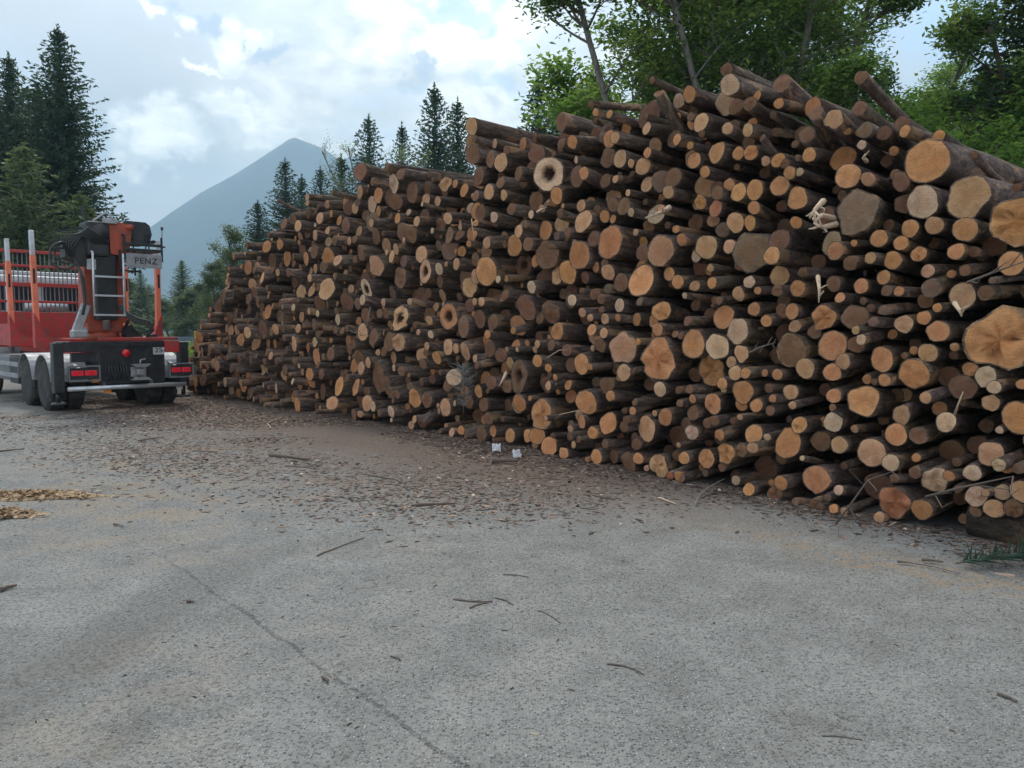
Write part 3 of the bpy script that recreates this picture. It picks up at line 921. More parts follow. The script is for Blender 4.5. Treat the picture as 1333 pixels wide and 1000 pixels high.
def cost(u, z, w, r):
    if not placed_u: return 0.0
    U = np.array(placed_u); Z = np.array(placed_z); RR = np.array(placed_r); W = np.array(placed_w)
    d = np.hypot(U - u, Z - z)
    ov = np.clip((RR + r) * 0.94 - d, 0, None) / np.minimum(RR, r)
    c = np.sum(np.clip(ov, 0, 2)) * 1.0
    # is the face hidden behind the body of another?
    e = to_uwz((0, 0, EYE))
    cu, cw, cz = e
    f1 = np.clip((W - cw) / (w - cw), 0, 1)                        # ray parameter where the ray passes the other's face plane
    au = cu + (u - cu) * f1; az_ = cz + (z - cz) * f1
    ex, ez = u - au, z - az_
    L2 = ex * ex + ez * ez + 1e-9
    k = np.clip(((U - au) * ex + (Z - az_) * ez) / L2, 0, 1)
    dist = np.hypot(U - (au + k * ex), Z - (az_ + k * ez))
    hid = (W < w) & (dist < RR)
    c += np.sum(np.clip((RR - dist) / r, 0, 2)[hid]) * 1.2
    # would this one hide faces already placed?
    g1 = np.clip((w - cw) / (W - cw), 0, 1)
    au = cu + (U - cu) * g1; az_ = cz + (Z - cz) * g1
    ex, ez = U - au, Z - az_
    L2 = ex * ex + ez * ez + 1e-9
    k = np.clip(((u - au) * ex + (z - az_) * ez) / L2, 0, 1)
    dist = np.hypot(u - (au + k * ex), z - (az_ + k * ez))
    hid = (w < W) & (dist < r)
    c += np.sum(np.clip((r - dist) / RR, 0, 2)[hid]) * 1.2
    return c


logs = []
for a in traced:
    deep = 'd' in a['fl']
    cand = np.linspace(-0.25, 0.5, 20) if not deep else np.linspace(0.15, 0.8, 14)
    pref = 0.5 if deep else (0.05 if a['rp'] > 9 else 0.0)
    best = None
    for w0 in cand:
        p, t = hit_face(a['px'], a['py'], w0)
        dist = p[1] * math.cos(PITCH) - (p[2] - EYE) * math.sin(PITCH)
        r = a['rp'] * dist / 1000
        u, w, z = to_uwz(p)
        c = cost(u, z, w, r) + 1.3 * abs(w0 - pref) + (3 * max(0, r * 0.8 - z))
        if best is None or c < best[0]: best = (c, u, w, z, r)
    c, u, w, z, r = best
    z = max(z, r * 0.85)
    placed_u.append(u); placed_z.append(z); placed_r.append(r); placed_w.append(w)
    logs.append(dict(u=u, w=w, z=z, r=r, fl=a['fl'], body=a['body'], px=a['px'], py=a['py'], rp=a['rp'], traced=True))

# silhouette (front edge of the top), seen direction -> highest py
SX = [235, 262, 285, 300, 330, 360, 400, 440, 480, 520, 600, 612, 660, 700, 770, 850, 940, 1040, 1100, 1125, 1170, 1215, 1260, 1333, 1500, 1800]
SY = [470, 410, 380, 345, 318, 290, 262, 248, 228, 215, 222, 165, 180, 165, 150, 118, 100, 115, 115, 130, 165, 205, 250, 262, 340, 400]
# fill the gaps between the traced ones
PU, PZ, PR, PW = map(lambda q: list(q), (placed_u, placed_z, placed_r, placed_w))
frg = np.random.default_rng(21)
e = to_uwz((0, 0, EYE))


def try_fill(n, r0, r1, w0, w1, pad):
    U = np.array(PU); Z = np.array(PZ); RR = np.array(PR); W = np.array(PW)
    added = 0
    for _ in range(n):
        u = frg.uniform(-9.5, 13.2); r = frg.uniform(r0, r1); z = frg.uniform(r, 4.9)
        w = wbase(u) + LEAN * z + frg.uniform(w0, w1)
        p = from_uwz(u, w, z)
        px, py, dep = project(p)
        if px < 240 or px > 2000: continue
        if py - 1000 * r / dep < np.interp(px, SX, SY) + 4: continue
        d = np.hypot(U - u, Z - z)
        if np.any(d < (RR + r) * pad): continue
        # must not stand in front of a traced face
        fr = (w < W)
        g1 = np.clip((w - e[1]) / (W - e[1]), 0, 1)
        au = e[0] + (U - e[0]) * g1; az_ = e[2] + (Z - e[2]) * g1
        ex, ez = U - au, Z - az_
        L2 = ex * ex + ez * ez + 1e-9
        k = np.clip(((u - au) * ex + (z - az_) * ez) / L2, 0, 1)
        dist = np.hypot(u - (au + k * ex), z - (az_ + k * ez))
        if np.any(fr & (dist < r + RR * 0.45)): continue
        U = np.append(U, u); Z = np.append(Z, z); RR = np.append(RR, r); W = np.append(W, w)
        fl = frg.choice(['o', 't', 'b', 'g', 'p'], p=[.27, .18, .42, .1, .03])
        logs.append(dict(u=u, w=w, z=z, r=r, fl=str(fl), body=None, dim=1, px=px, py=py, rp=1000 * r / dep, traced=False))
        added += 1
    PU[:], PZ[:], PR[:], PW[:] = list(U), list(Z), list(RR), list(W)
    return added


try_fill(2500, 0.12, 0.19, 0.1, 0.5, 0.96)
try_fill(6000, 0.07, 0.12, 0.05, 0.5, 0.95)
try_fill(6000, 0.035, 0.065, 0.02, 0.45, 0.96)


# --- shape of one log: local frame, x along the log into the pile, origin at the cut
def shape_log(lg, rg, n, segs):
    r = lg['r']; fl = lg['fl']
    L = lg['L']
    ang = np.linspace(0, 2 * np.pi, n, endpoint=False)
    amp = 0.045
    if rg.random() < 0.12 and 'n' not in fl: fl = fl + 'f'
    if rg.random() < 0.12: fl = fl + 'x'
    prof = np.ones(n)
    for k in (2, 3, 4, 5):
        prof += amp * rg.normal() / (k ** 0.5) * np.cos(k * ang + rg.uniform(0, 6.28))
    if 'f' in fl:
        for k in (2, 3, 5):
            prof += 0.055 * rg.uniform(0.5, 1.2) * np.cos(k * ang + rg.uniform(0, 6.28))
    prof *= rg.uniform(0.97, 1.03)
    taper = rg.uniform(-0.16, 0.12)
    ts = np.array(segs)
    bow = rg.normal(0, 0.016, 2) * L
    V = []
    tiltc = rg.normal(0, 0.13, 2)
    core = prof / np.mean(prof)
    for i, tt in enumerate(ts):
        base = prof if tt < 0.12 else (prof * (1 - min(1, tt * 3)) + (1 + 0.3 * (prof - 1)) * min(1, tt * 3))
        rad = r * base * (1 + taper * tt) * (1 + rg.normal(0, 0.022, n))
        if 'f' in fl and tt > 0: rad = rad * (1 - 0.12 * min(1, tt * 6))
        cy = bow[0] * 4 * tt * (1 - tt); cz = bow[1] * 4 * tt * (1 - tt)
        y = np.cos(ang) * rad + cy; z = np.sin(ang) * rad + cz
        x = np.full(n, tt * L)
        if i == 0:
            x = tiltc[0] * y + tiltc[1] * z + rg.normal(0, 0.02 * r, n)
            if 'x' in fl: x = x + rg.normal(0, 0.09 * r, n)
        V.append(np.stack([x, y, z], 1))
    body_v = np.concatenate(V)
    F = []
    UV = []
    for i in range(len(ts) - 1):
        for k in range(n):
            k2 = (k + 1) % n
            F.append((i * n + k, i * n + k2, (i + 1) * n + k2, (i + 1) * n + k))
            a0 = k * 2 * np.pi / n * r; a1 = (k + 1) * 2 * np.pi / n * r
            UV += [(ts[i] * L, a0), (ts[i] * L, a1), (ts[i + 1] * L, a1), (ts[i + 1] * L, a0)]
    # bark lip of the cut and the cut itself
    bt = 0.93
    x0 = V[0]
    lip = x0.copy(); lip[:, 1:] *= bt; lip[:, 0] += 0.004
    hollow = 'h' in fl
    rings = [lip]
    fr = (0.62, 0.30) if not hollow else (0.58, 0.30)
    for q, f_ in enumerate(fr):
        m = x0.copy(); m[:, 1:] *= f_
        m[:, 0] = x0[:, 0] * f_ + rg.normal(0, 0.012 * r, n) + (rg.normal(0, 0.10 * r, n) if 'x' in fl else 0) - 0.002
        if hollow and q == 1:
            m[:, 1:] *= rg.uniform(0.75, 1.2, (n, 1))
            m[:, 0] += 0.10 * r
        rings.append(m)
    if hollow:
        m = rings[-1].copy(); m[:, 1:] *= 0.8; m[:, 0] += 1.0 * r
        rings.append(m)
    cen = rings[-1].mean(0, keepdims=True)
    face_v = np.concatenate(rings + [cen])
    FF, FUV, dec = [], [], []
    nr = len(rings)
    fru = [bt] + list(fr) + ([fr[-1] * 0.8] if hollow else [])
    dl = [0, 0, 1 if hollow else 0, 1]
    for i in range(nr - 1):
        for k in range(n):
            k2 = (k + 1) % n
            FF.append((i * n + k, (i + 1) * n + k, (i + 1) * n + k2, i * n + k2))
            for (ri, kk) in ((i, k), (i + 1, k), (i + 1, k2), (i, k2)):
                FUV.append((math.cos(ang[kk]) * fru[ri] / bt, math.sin(ang[kk]) * fru[ri] / bt))
                dec.append(dl[ri])
    ci = nr * n
    for k in range(n):
        k2 = (k + 1) % n
        FF.append(((nr - 1) * n + k, ci, ci, (nr - 1) * n + k2))   # degenerate quad replaced below
    # lip faces go with the bark
    lv = np.concatenate([x0, lip]); o = len(body_v)
    body_v = np.concatenate([body_v, lip])
    for k in range(n):
        k2 = (k + 1) % n
        F.append((k, o + k, o + k2, k2))
        a0 = k * 2 * np.pi / n * r
        UV += [(0, a0), (0.02, a0), (0.02, a0 + .02), (0, a0 + .02)]
    # far cut
    far = [(len(ts) - 1) * n + k for k in range(n)]
    return body_v, F, UV, far, face_v, FF[:-n], FUV, dec, [((nr - 1) * n + k, ci, (nr - 1) * n + (k + 1) % n) for k in range(n)], \
        [c for k in range(n) for c in ((math.cos(ang[k]) * fru[-1] / bt, math.sin(ang[k]) * fru[-1] / bt), (0, 0), (math.cos(ang[(k + 1) % n]) * fru[-1] / bt, math.sin(ang[(k + 1) % n]) * fru[-1] / bt))], \
        [1.0 if hollow else 0.0] * (3 * n)


def stub(rg, lg):
    """short branch stubs along the bark"""
    V, F, UV = [], [], []
    for _ in range(rg.integers(0, 5)):
        s = rg.uniform(0.2, min(2.2, lg['L'])); a = rg.uniform(0, 6.28); rr = rg.uniform(0.008, 0.02); h = rg.uniform(0.02, 0.07)
        d = np.array([0, math.cos(a), math.sin(a)]); tdir = np.array([-0.4, 0, 0]) + d
        c0 = d * lg['r'] * 0.85 + np.array([s, 0, 0]); c1 = c0 + tdir * (lg['r'] * 0.15 + h)
        p = np.array([0, -math.sin(a), math.cos(a)]); q = np.array([1, 0, 0])
        o = len(V)
        for c, k in ((c0, 1.3), (c1, 0.8)):
            for j in range(5):
                t_ = j * 2 * math.pi / 5
                V.append(c + (p * math.cos(t_) + q * math.sin(t_)) * rr * k)
        for j in range(5):
            F.append((o + j, o + (j + 1) % 5, o + 5 + (j + 1) % 5, o + 5 + j)); UV += [(s, 0), (s, .05), (s + .05, .05), (s + .05, 0)]
        F.append(tuple(o + 5 + j for j in range(5))); UV += [(s, .1)] * 5
    return V, F, UV


def log_frame(lg, rg):
    """3x3 with columns: along, side, up"""
    yaw = rg.normal(0, 0.02) if lg['traced'] else rg.normal(0, 0.03)
    pit = rg.normal(0, 0.014)
    p0 = from_uwz(lg['u'], lg['w'], lg['z'])
    n2 = EW
    if lg['body'] is not None:
        bx, by = lg['body']
        tgt = math.atan2(by - lg['py'], bx - lg['px'])
        best = None
        for pt in np.linspace(-0.75, 0.6, 136):
            d = np.array([n2[0] * math.cos(pt), n2[1] * math.cos(pt), math.sin(pt)])
            q = p0 + d * 1.2
            x1, y1, _ = project(q)
            a = abs(math.atan2(y1 - lg['py'], x1 - lg['px']) - tgt)
            if best is None or a < best[0]: best = (a, pt)
        pit = best[1]
        # steep cases: swing sideways as well
    c, s = math.cos(yaw), math.sin(yaw)
    h = np.array([n2[0] * c - n2[1] * s, n2[0] * s + n2[1] * c])
    x = np.array([h[0] * math.cos(pit), h[1] * math.cos(pit), math.sin(pit)])
    y = np.array([-h[1], h[0], 0.0])
    z = np.cross(x, y)
    return p0, np.stack([x, y, z], 1)


def log_tints(lg, rg):
    fl = lg['fl']
    base = np.mean([BASE[c] for c in fl if c in BASE], axis=0)
    v = rg.uniform(0.86, 1.14)
    tint = np.clip(base * v * np.array([1, rg.uniform(0.96, 1.06), rg.uniform(0.90, 1.05)]), 0.02, 0.95)
    bk = rg.uniform(0.72, 1.35) * np.array([1.0, rg.uniform(0.93, 1.0), rg.uniform(0.86, 1.0)])
    if 'dim' in lg: bk = bk * 0.75; tint = tint * 0.85  # filler logs: shade of the gaps put into bark and face colour
    if 'g' in fl: bk = bk * np.array([1.15, 1.2, 1.25])
    return tint, bk


def poly_mesh(name, V, F, UV, tint, decay=None, mats=()):
    me = bpy.data.meshes.new(name)
    me.from_pydata([tuple(v) for v in V], [], F)
    uvl = me.uv_layers.new(name='uv')
    uvl.data.foreach_set('uv', np.asarray(UV, dtype=np.float32).ravel())
    at = me.attributes.new('tint', 'FLOAT_COLOR', 'CORNER')
    nl = len(me.loops)
    tint = np.asarray(tint, dtype=np.float32)
    if tint.ndim == 1: tint = np.tile(np.append(tint, 1.0), (nl, 1))
    at.data.foreach_set('color', tint.astype(np.float32).ravel())
    if decay is not None:
        a2 = me.attributes.new('decay', 'FLOAT', 'CORNER')
        a2.data.foreach_set('value', np.asarray(decay, dtype=np.float32))
    me.polygons.foreach_set('use_smooth', np.full(len(me.polygons), True))
    for m in mats: me.materials.append(m)
    me.update()
    return me


# which 300 show largest inside the frame
def in_frame(l): return 230 < l['px'] < 1333 + l['rp'] * 0.6


order = sorted([l for l in logs if in_frame(l)], key=lambda l: -l['rp'] * (1.0 if l['traced'] else 0.6) * (0.7 if 'd' in l['fl'] else 1) * (1.35 if l['body'] is not None else 1))
single = order[:300]
sid = set(id(l) for l in single)
rest = [l for l in logs if id(l) not in sid]

COLW = {'o': 'orange', 't': 'tan', 'p': 'pale cream', 'b': 'brown', 'g': 'grey', 'r': 'reddish'}


def col_of(l):
    c = [k for k in l['fl'] if k in COLW]
    if 'o' in c and 'r' in c: return 'red hearted orange'
    if 'o' in c and 'g' in c: return 'grey hearted orange'
    return COLW[c[0]]


def size_of(l):
    r = l['rp']
    return 'very large' if r > 24 else 'large' if r > 15.5 else 'medium' if r > 11.5 else 'small' if r > 8.5 else 'thin'


def feat(l):
    f = l['fl']
    if 'h' in f: return 'hollow hearted'
    if 'x' in f: return 'rough cut'
    if 'R' in f: return 'clearly ringed'
    if 'f' in f: return 'lobed'
    if 'd' in f: return 'deeply set back'
    return ''


# landmarks: ends anyone would find, picked on the photograph
LM_PX = [((1206, 210), 'the huge orange end near the top'), ((1260, 256), 'the big ringed end by the pile top'), ((1201, 263), 'the pale round end under the huge orange one'),
         ((1116, 276), 'the big blank grey end'), ((1302, 442), 'the huge split ringed butt'), ((979, 328), 'the slanting egg shaped grey end'), ((857, 467), 'the large ringed lobed butt low in the pile'),
         ((834, 365), 'the large ringed brown orange end'), ((859, 326), 'the orange end with a grey heart'), ((714, 226), 'the pale hollow end'), ((794, 315), 'the big red hearted slab end'),
         ((811, 453), 'the tall smooth tan end'), ((675, 490), 'the three cornered hollow butt'), ((705, 539), 'the ragged reddish butt'), ((763, 523), 'the round orange end above the ground litter'),
         ((632, 353), 'the two ringed end beside the hollows'), ((583, 412), 'the leaning hollow orange end'), ((553, 353), 'the slim hollow tan end'), ((476, 376), 'the hollow end at mid pile'),
         ((425, 376), 'the lit tan end in the dark'), ((493, 491), 'the long blotched brown butt'), ((386, 530), 'the orange end near the ground by the truck side'), ((520, 414), 'the pale hollow slot end'),
         ((1189, 486), 'the round orange end at mid height'), ((1123, 521), 'the pear shaped orange end'), ((1135, 589), 'the broad cracked tan end'), ((1164, 653), 'the ragged reddish butt by the ground'),
         ((1217, 625), 'the splotchy cream end'), ((1290, 591), 'the large tan end over the spruce twigs'), ((842, 558), 'the double ringed tan end'), ((967, 512), 'the orange double blob end'),
         ((1026, 577), 'the faceted orange end'), ((1063, 624), 'the dark red rimmed end'), ((858, 613), 'the nosed tan butt at the base'), ((960, 431), 'the pale double ringed end'), ((934, 451), 'the pale eye shaped end'),
         ((902, 448), 'the dish shaped orange end'), ((1030, 456), 'the large dull brown end'), ((1038, 258), 'the bright orange sawn end'), ((950, 110), 'the pale end of the top log'), ((897, 122), 'the orange end of the top log'),
         ((759, 288), 'the lone tan end in shade'), ((1083, 450), 'the large orange end by the dull brown one'), ((1148, 468), 'the plain round orange end'), ((754, 332), 'the bright red spotted end'),
         ((1121, 100), 'the log jutting above the top'), ((613, 165), 'the long log on the far top'), ((468, 223), 'the dark stub end far along the top')]
for l in single: l['lm'] = None
for (q, nm) in LM_PX:
    c = min(single, key=lambda l: math.hypot(l['px'] - q[0], l['py'] - q[1]) + (0 if l['lm'] is None else 99))
    if math.hypot(c['px'] - q[0], c['py'] - q[1]) < 16: c['lm'] = nm
LMS = [l for l in single if l['lm']]


def direction(l, m):
    dx, dy = l['px'] - m['px'], l['py'] - m['py']
    a = math.degrees(math.atan2(-dy, dx)) % 360
    k = int(((a + 22.5) % 360) // 45)
    return ['right of', 'above right of', 'above', 'above left of', 'left of', 'below left of', 'below', 'below right of'][k]


def make_labels():
    used = set()
    lab = {}
    for l in LMS:
        s = ('spruce log, ' if l['lm'].startswith(('the log', 'the long log')) else 'spruce log showing ') + l['lm']
        lab[id(l)] = s; used.add(s)
    others = [l for l in single if not l['lm']]
    others.sort(key=lambda l: -l['rp'])
    for l in others:
        near = sorted(LMS, key=lambda m: math.hypot(l['px'] - m['px'], l['py'] - m['py']))
        done = False
        body = 'log' if l['body'] is None else 'log with its bark side showing'
        for form in range(4):
            for m in near[:4]:
                d = math.hypot(l['px'] - m['px'], l['py'] - m['py'])
                dw = 'directly ' if d < (l['rp'] + m['rp']) * 1.35 else ('' if d < 60 else 'some way ')
                nm = m['lm']
                ft = feat(l)
                s = ' '.join(x for x in (size_of(l), col_of(l), ft if form < 2 else '', 'log', dw + direction(l, m), nm) if x)
                if form in (1, 3) and l['body'] is not None: s = s.replace(' log ', ' sideways showing log ', 1)
                if s not in used and len(s.split()) <= 16:
                    used.add(s); lab[id(l)] = s; done = True; break
            if done: break
        if not done:
            lab[id(l)] = None
    return lab


labels = make_labels()
missing = [l for l in single if labels[id(l)] is None]
_ordw = ['second', 'third', 'fourth', 'fifth', 'sixth', 'seventh', 'eighth', 'ninth']
_used = set(v for v in labels.values() if v)
for l in missing:
    m = min(LMS, key=lambda q: math.hypot(l['px'] - q['px'], l['py'] - q['py']))
    for w_ in _ordw:
        s = '%s %s %s log %s %s' % (w_, size_of(l), col_of(l), direction(l, m), m['lm'])
        if s not in _used:
            _used.add(s); labels[id(l)] = s; break

lrg = np.random.default_rng(99)
for l in logs:
    l['L'] = lrg.uniform(4.2, 5.0) if l['r'] > 0.06 else lrg.uniform(3.0, 4.6)
    l['p0'], l['F'] = log_frame(l, lrg)

for l in single:
    n = 20 if l['rp'] > 16 else 14
    segs = [0, 0.02, 0.12, 0.3, 0.55, 0.8, 1.0]
    bv, bf, buv, far, fv, ff, fuv, dec, tri, tuv, tdec = shape_log(l, lrg, n, segs)
    sv, sf, suv = stub(lrg, l)
    o0 = len(bv)
    bv = list(bv) + sv
    bf = bf + [tuple(i + o0 for i in f) for f in sf] + [tuple(reversed(far))]
    buv = buv + suv + [(0, 0)] * len(far)
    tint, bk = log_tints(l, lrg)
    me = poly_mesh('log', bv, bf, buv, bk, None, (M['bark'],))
    o = link('log', me)
    Fm = l['F']; p = l['p0']
    o.matrix_world = Matrix(((Fm[0, 0], Fm[0, 1], Fm[0, 2], p[0]), (Fm[1, 0], Fm[1, 1], Fm[1, 2], p[1]), (Fm[2, 0], Fm[2, 1], Fm[2, 2], p[2]), (0, 0, 0, 1)))
    tag(o, labels[id(l)], 'log', 'spruce logs stacked in the long pile')
    me2 = poly_mesh('cut_face', fv, ff + tri, fuv + tuv, tint, dec + tdec, (M['face'],))
    link('cut_face', me2, None, o)

# everything smaller, joined
AV, AF, AUV, AT, AD, AM = [], [], [], [], [], []
off = 0
for l in rest:
    n = 10 if l['rp'] > 6 else 8
    segs = [0, 0.15, 0.5, 1.0]
    bv, bf, buv, far, fv, ff, fuv, dec, tri, tuv, tdec = shape_log(l, lrg, n, segs)
    tint, bk = log_tints(l, lrg)
    Wv = np.concatenate([bv, fv]) @ l['F'].T + l['p0']
    o1 = off + len(bv)
    AV.append(Wv)
    for f in bf: AF.append(tuple(i + off for i in f)); AM.append(0)
    nb = 4 * len(bf)
    for f in ff + tri: AF.append(tuple(i + o1 for i in f)); AM.append(1)
    nf = len(fuv) + len(tuv)
    AUV += list(buv) + list(fuv) + list(tuv)
    AT.append(np.tile(np.append(bk, 1), (nb, 1))); AT.append(np.tile(np.append(tint, 1), (nf, 1)))
    AD += [0.0] * nb + dec + tdec
    off += len(bv) + len(fv)
me = poly_mesh('small_logs', np.concatenate(AV), AF, AUV, np.concatenate(AT), AD, (M['bark'], M['face']))
me.polygons.foreach_set('material_index', np.array(AM, dtype=np.int32))
o = link('small_logs', me)
tag(o, 'many thin spruce logs filling the gaps of the long pile', 'log', None, 'stuff')
print('LOGS', len(logs), 'traced', len(traced), 'single', len(single), 'rest', len(rest), 'dup labels', len(single) - len(set(labels.values())))

# ------------------------------------------------------------------ base log lying along the foot of the near end
def lying_log(px0, px1, py, r):
    a = ground_at(px0, py); b = a - Vector((EU[0], EU[1], 0)) * 4.2
    off = Vector((EW[0], EW[1], 0)) * 0.85
    a = a + off; b = b + off
    lg = dict(r=r, fl='bn', L=(b - a).length, traced=True, body=None)
    bv, bf, buv, far, fv, ff, fuv, dec, tri, tuv, tdec = shape_log(lg, lrg, 18, [0, .1, .3, .6, 1])
    tint, bk = log_tints(lg, lrg)
    me = poly_mesh('log', bv, bf + [tuple(reversed(far))], buv + [(0, 0)] * len(far), bk * 0.4, None, (M['bark'],))  # bark colour lowered to stand in for shade under the overhang
    o = link('log', me)
    x = (b - a).normalized(); y = Vector((-x.y, x.x, 0)); z = Vector((0, 0, 1))
    o.matrix_world = Matrix(((x.x, y.x, z.x, a.x), (x.y, y.y, z.y, a.y), (x.z, y.z, z.z, r * 0.95), (0, 0, 0, 1)))
    me2 = poly_mesh('cut_face', fv, ff + tri, fuv + tuv, tint, dec + tdec, (M['face'],))
    link('cut_face', me2, None, o)
    tag(o, 'dark log lying crosswise on the asphalt under the near end of the pile', 'log')


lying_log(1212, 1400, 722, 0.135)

# ------------------------------------------------------------------ timber truck
TR_POS = Vector((-7.77, 15.5, 0.0))
TR_ROT = R(45)


def build_truck():
    T = empty('timber_truck', TR_POS, TR_ROT)
    tag(T, 'red timber truck with orange loading crane and empty bunks beside the pile', 'truck')

    def P(mb, name, mat, parent=T):
        return mb.build(name, M[mat], parent)

    # chassis rails and cross members
    c = MB()
    for x in (-0.42, 0.42): c.box(x - 0.05, x + 0.05, 0.1, 9.2, 0.82, 1.08, bev=0.01)
    for y in (0.4, 1.3, 2.6, 4.0, 5.5): c.box(-0.4, 0.4, y, y + 0.1, 0.86, 1.04)
    for y in (1.05, 2.4): c.tube([(-1.0, y, 0.52), (1.0, y, 0.52)], 0.10, 10); c.lathe([(0.05, -.2), (.24, -.1), (.24, .1), (.05, .2)], (0, y, 0.52), (1, 0, 0), 14)
    c.tube([(0, 2.4, .6), (0, 6.5, .8)], 0.05, 8)
    for x in (-0.38, .38):
        for y in (1.05, 2.4): c.bar((x, y - .6, .72), (x, y + .6, .72), .09, .10)
    P(c, 'chassis', 'black')
    # wheels: tandem, dual tyres each side, and a steered axle in front
    def wheel(x, y, side, r=0.51, w=0.30):
        prof = [(r * .62, -w / 2), (r * .9, -w / 2), (r * .985, -w * .36), (r, -w * .2), (r, w * .2), (r * .985, w * .36), (r * .9, w / 2), (r * .62, w / 2)]
        t = MB().lathe(prof, (x, y, r), (1, 0, 0), 36)
        for k in range(36):                                         # tread blocks
            a = 2 * math.pi * k / 36
            for s in (-1, 1):
                cx, cy, cz = x + s * w * .22, y + math.cos(a) * (r - .002), r + math.sin(a) * (r - .002)
                u = Vector((0, math.cos(a), math.sin(a))); v = Vector((0, -math.sin(a), math.cos(a)))
                M4 = Matrix(((1, u.x, v.x, cx), (0, u.y, v.y, cy), (0, u.z, v.z, cz), (0, 0, 0, 1)))
                t.box(-w * .19, w * .19, -0.01, .014, -.028, .028, M4)
        wo = P(t, 'wheel', 'rubber')
        rim = MB().lathe([(.30, .10 * side), (.31, .13 * side), (.27, .12 * side), (.24, .02 * side), (.13, .03 * side), (.12, .12 * side), (.09, .14 * side)], (x, y, r), (1, 0, 0), 24)
        for k in range(10):
            a = 2 * math.pi * k / 10
            rim.lathe([(.014, 0.02 * side), (.014, .06 * side)], (x, y + .19 * math.cos(a), r + .19 * math.sin(a)), (1, 0, 0), 6)
        rim.build('rim', M['grey'], wo)
    for y in (1.05, 2.4):
        for s in (-1, 1):
            wheel(s * 1.09, y, s); wheel(s * 0.76, y, s)
    for s in (-1, 1): wheel(s * 1.05, 6.6, s, 0.5, .33)
    # mudguards over the tandem
    for s in (-1, 1):
        for y in (1.05, 2.4):
            g = MB()
            n = 12
            for k in range(n):
                a0 = R(8) + (R(172) - R(8)) * k / n; a1 = R(8) + (R(172) - R(8)) * (k + 1) / n
                rr = 0.60
                vs = []
                for a in (a0, a1):
                    for rad in (rr, rr + .02):
                        for x in (s * 0.60, s * 1.27): vs.append((x, y - math.cos(a) * rad, 0.5 + math.sin(a) * rad))
                g.add(vs, [(0, 1, 5, 4), (2, 6, 7, 3), (0, 4, 6, 2), (1, 3, 7, 5), (0, 2, 3, 1), (4, 5, 7, 6)])
            P(g, 'mudguard', 'fender')
    # side equipment on the left: tank, air tanks, box
    P(MB().box(-1.2, -.62, 4.0, 5.3, .45, 1.05, bev=.06), 'fuel_tank', 'grey')
    P(MB().box(-1.22, -.65, 3.15, 3.9, .42, 1.0, bev=.02), 'tool_box', 'plastic')
    P(MB().box(.65, 1.2, 4.0, 5.6, .45, 1.05, bev=.05), 'tool_box', 'plastic')
    sg = MB()
    for z in (.55, .8): sg.box(-1.24, -1.21, 3.1, 5.5, z, z + .1)
    P(sg, 'side_guard', 'fender')
    # bunk frame (red) and stakes
    bf = MB()
    for x in (-.45, .45): bf.box(x - .06, x + .06, 1.2, 6.0, 1.085, 1.24)
    for y in (1.55, 3.6):
        bf.box(-1.24, 1.24, y - .11, y + .11, 1.24, 1.42, bev=.01)
        for s in (-1, 1):
            bf.prism([(s * 1.26, 1.24), (s * 1.26, 1.95), (s * 1.17, 1.75), (s * 1.08, 1.50), (s * .75, 1.42), (s * .75, 1.25)] if s > 0 else
                     [(s * .75, 1.25), (s * .75, 1.42), (s * 1.08, 1.50), (s * 1.17, 1.75), (s * 1.26, 1.95), (s * 1.26, 1.24)], y - .10, y + .10)
    P(bf, 'bunk_frame', 'red')
    for y in (1.55, 3.6):
        for s in (-1, 1):
            st = MB().bar((s * 1.20, y, 1.45), (s * 1.225, y, 3.12), .10, .12, up=(0, 1, 0), bev=.012)
            so = P(st, 'stake', 'stake')
            MB().bar((s * 1.225, y, 3.12), (s * 1.232, y, 3.62), .085, .10, up=(0, 1, 0), bev=.01).build('stake_tip', M['alu'], so)
            MB().box(s * 1.225 - .02, s * 1.225 + .02, y - .064, y - .061, 2.55, 2.85).build('stake_label', M['black'], so)
    # headboard: solid red lower panel, barred upper part
    hy = 5.35
    hb = MB()
    hb.box(-1.25, 1.25, hy, hy + .06, 1.2, 2.05, bev=.01)
    for x in (-1.22, 1.22): hb.box(x - .05, x + .05, hy - .02, hy + .1, 1.2, 3.55, bev=.01)
    for z, h in ((3.52, .07), (3.17, .06), (2.72, .10), (2.30, .06)): hb.box(-1.17, 1.17, hy + .0, hy + .07, z - h / 2, z + h / 2, bev=.008)
    hb.bar((-1.22, hy, 3.5), (-1.22, hy + .9, 3.05), .06, .06)
    H = P(hb, 'headboard', 'red')
    for k in range(24):
        x = -1.12 + k * 2.24 / 23
        MB().box(x - .011, x + .011, hy + .072, hy + .094, 2.05, 3.5).build('bar', M['grey'], H)
    P(MB().box(-1.24, -1.20, 3.75, 5.3, 1.26, 1.75), 'side_panel', 'red')
    P(MB().box(1.20, 1.24, 3.75, 5.3, 1.26, 1.75), 'side_panel', 'red')
    # cab seen through the bars
    cb = MB().box(-1.2, 1.2, 6.3, 8.3, .95, 3.0, bev=.12)
    C_ = P(cb, 'cab', 'white')
    MB().box(-1.0, -.1, 6.27, 6.295, 2.1, 2.75, bev=.008).build('rear_window', M['glass'], C_)
    MB().box(.1, 1.0, 6.27, 6.295, 2.1, 2.75, bev=.008).build('rear_window', M['glass'], C_)
    MB().box(-1.1, 1.1, 6.5, 8.1, 3.0, 3.12, bev=.05).build('roof', M['white'], C_)
    ex = MB().tube([(-.7, 6.15, 1.0), (-.7, 6.15, 2.9)], .07, 12); ex.tube([(-.4, 6.12, 2.2), (.6, 6.12, 2.2)], .12, 12)
    P(ex, 'air_intake', 'alu')
    for s in (-1, 1): MB().box(s * 1.42 - .12, s * 1.42 + .12, 7.9, 8.0, 2.1, 2.75, bev=.03).build('mirror', M['plastic'], C_)

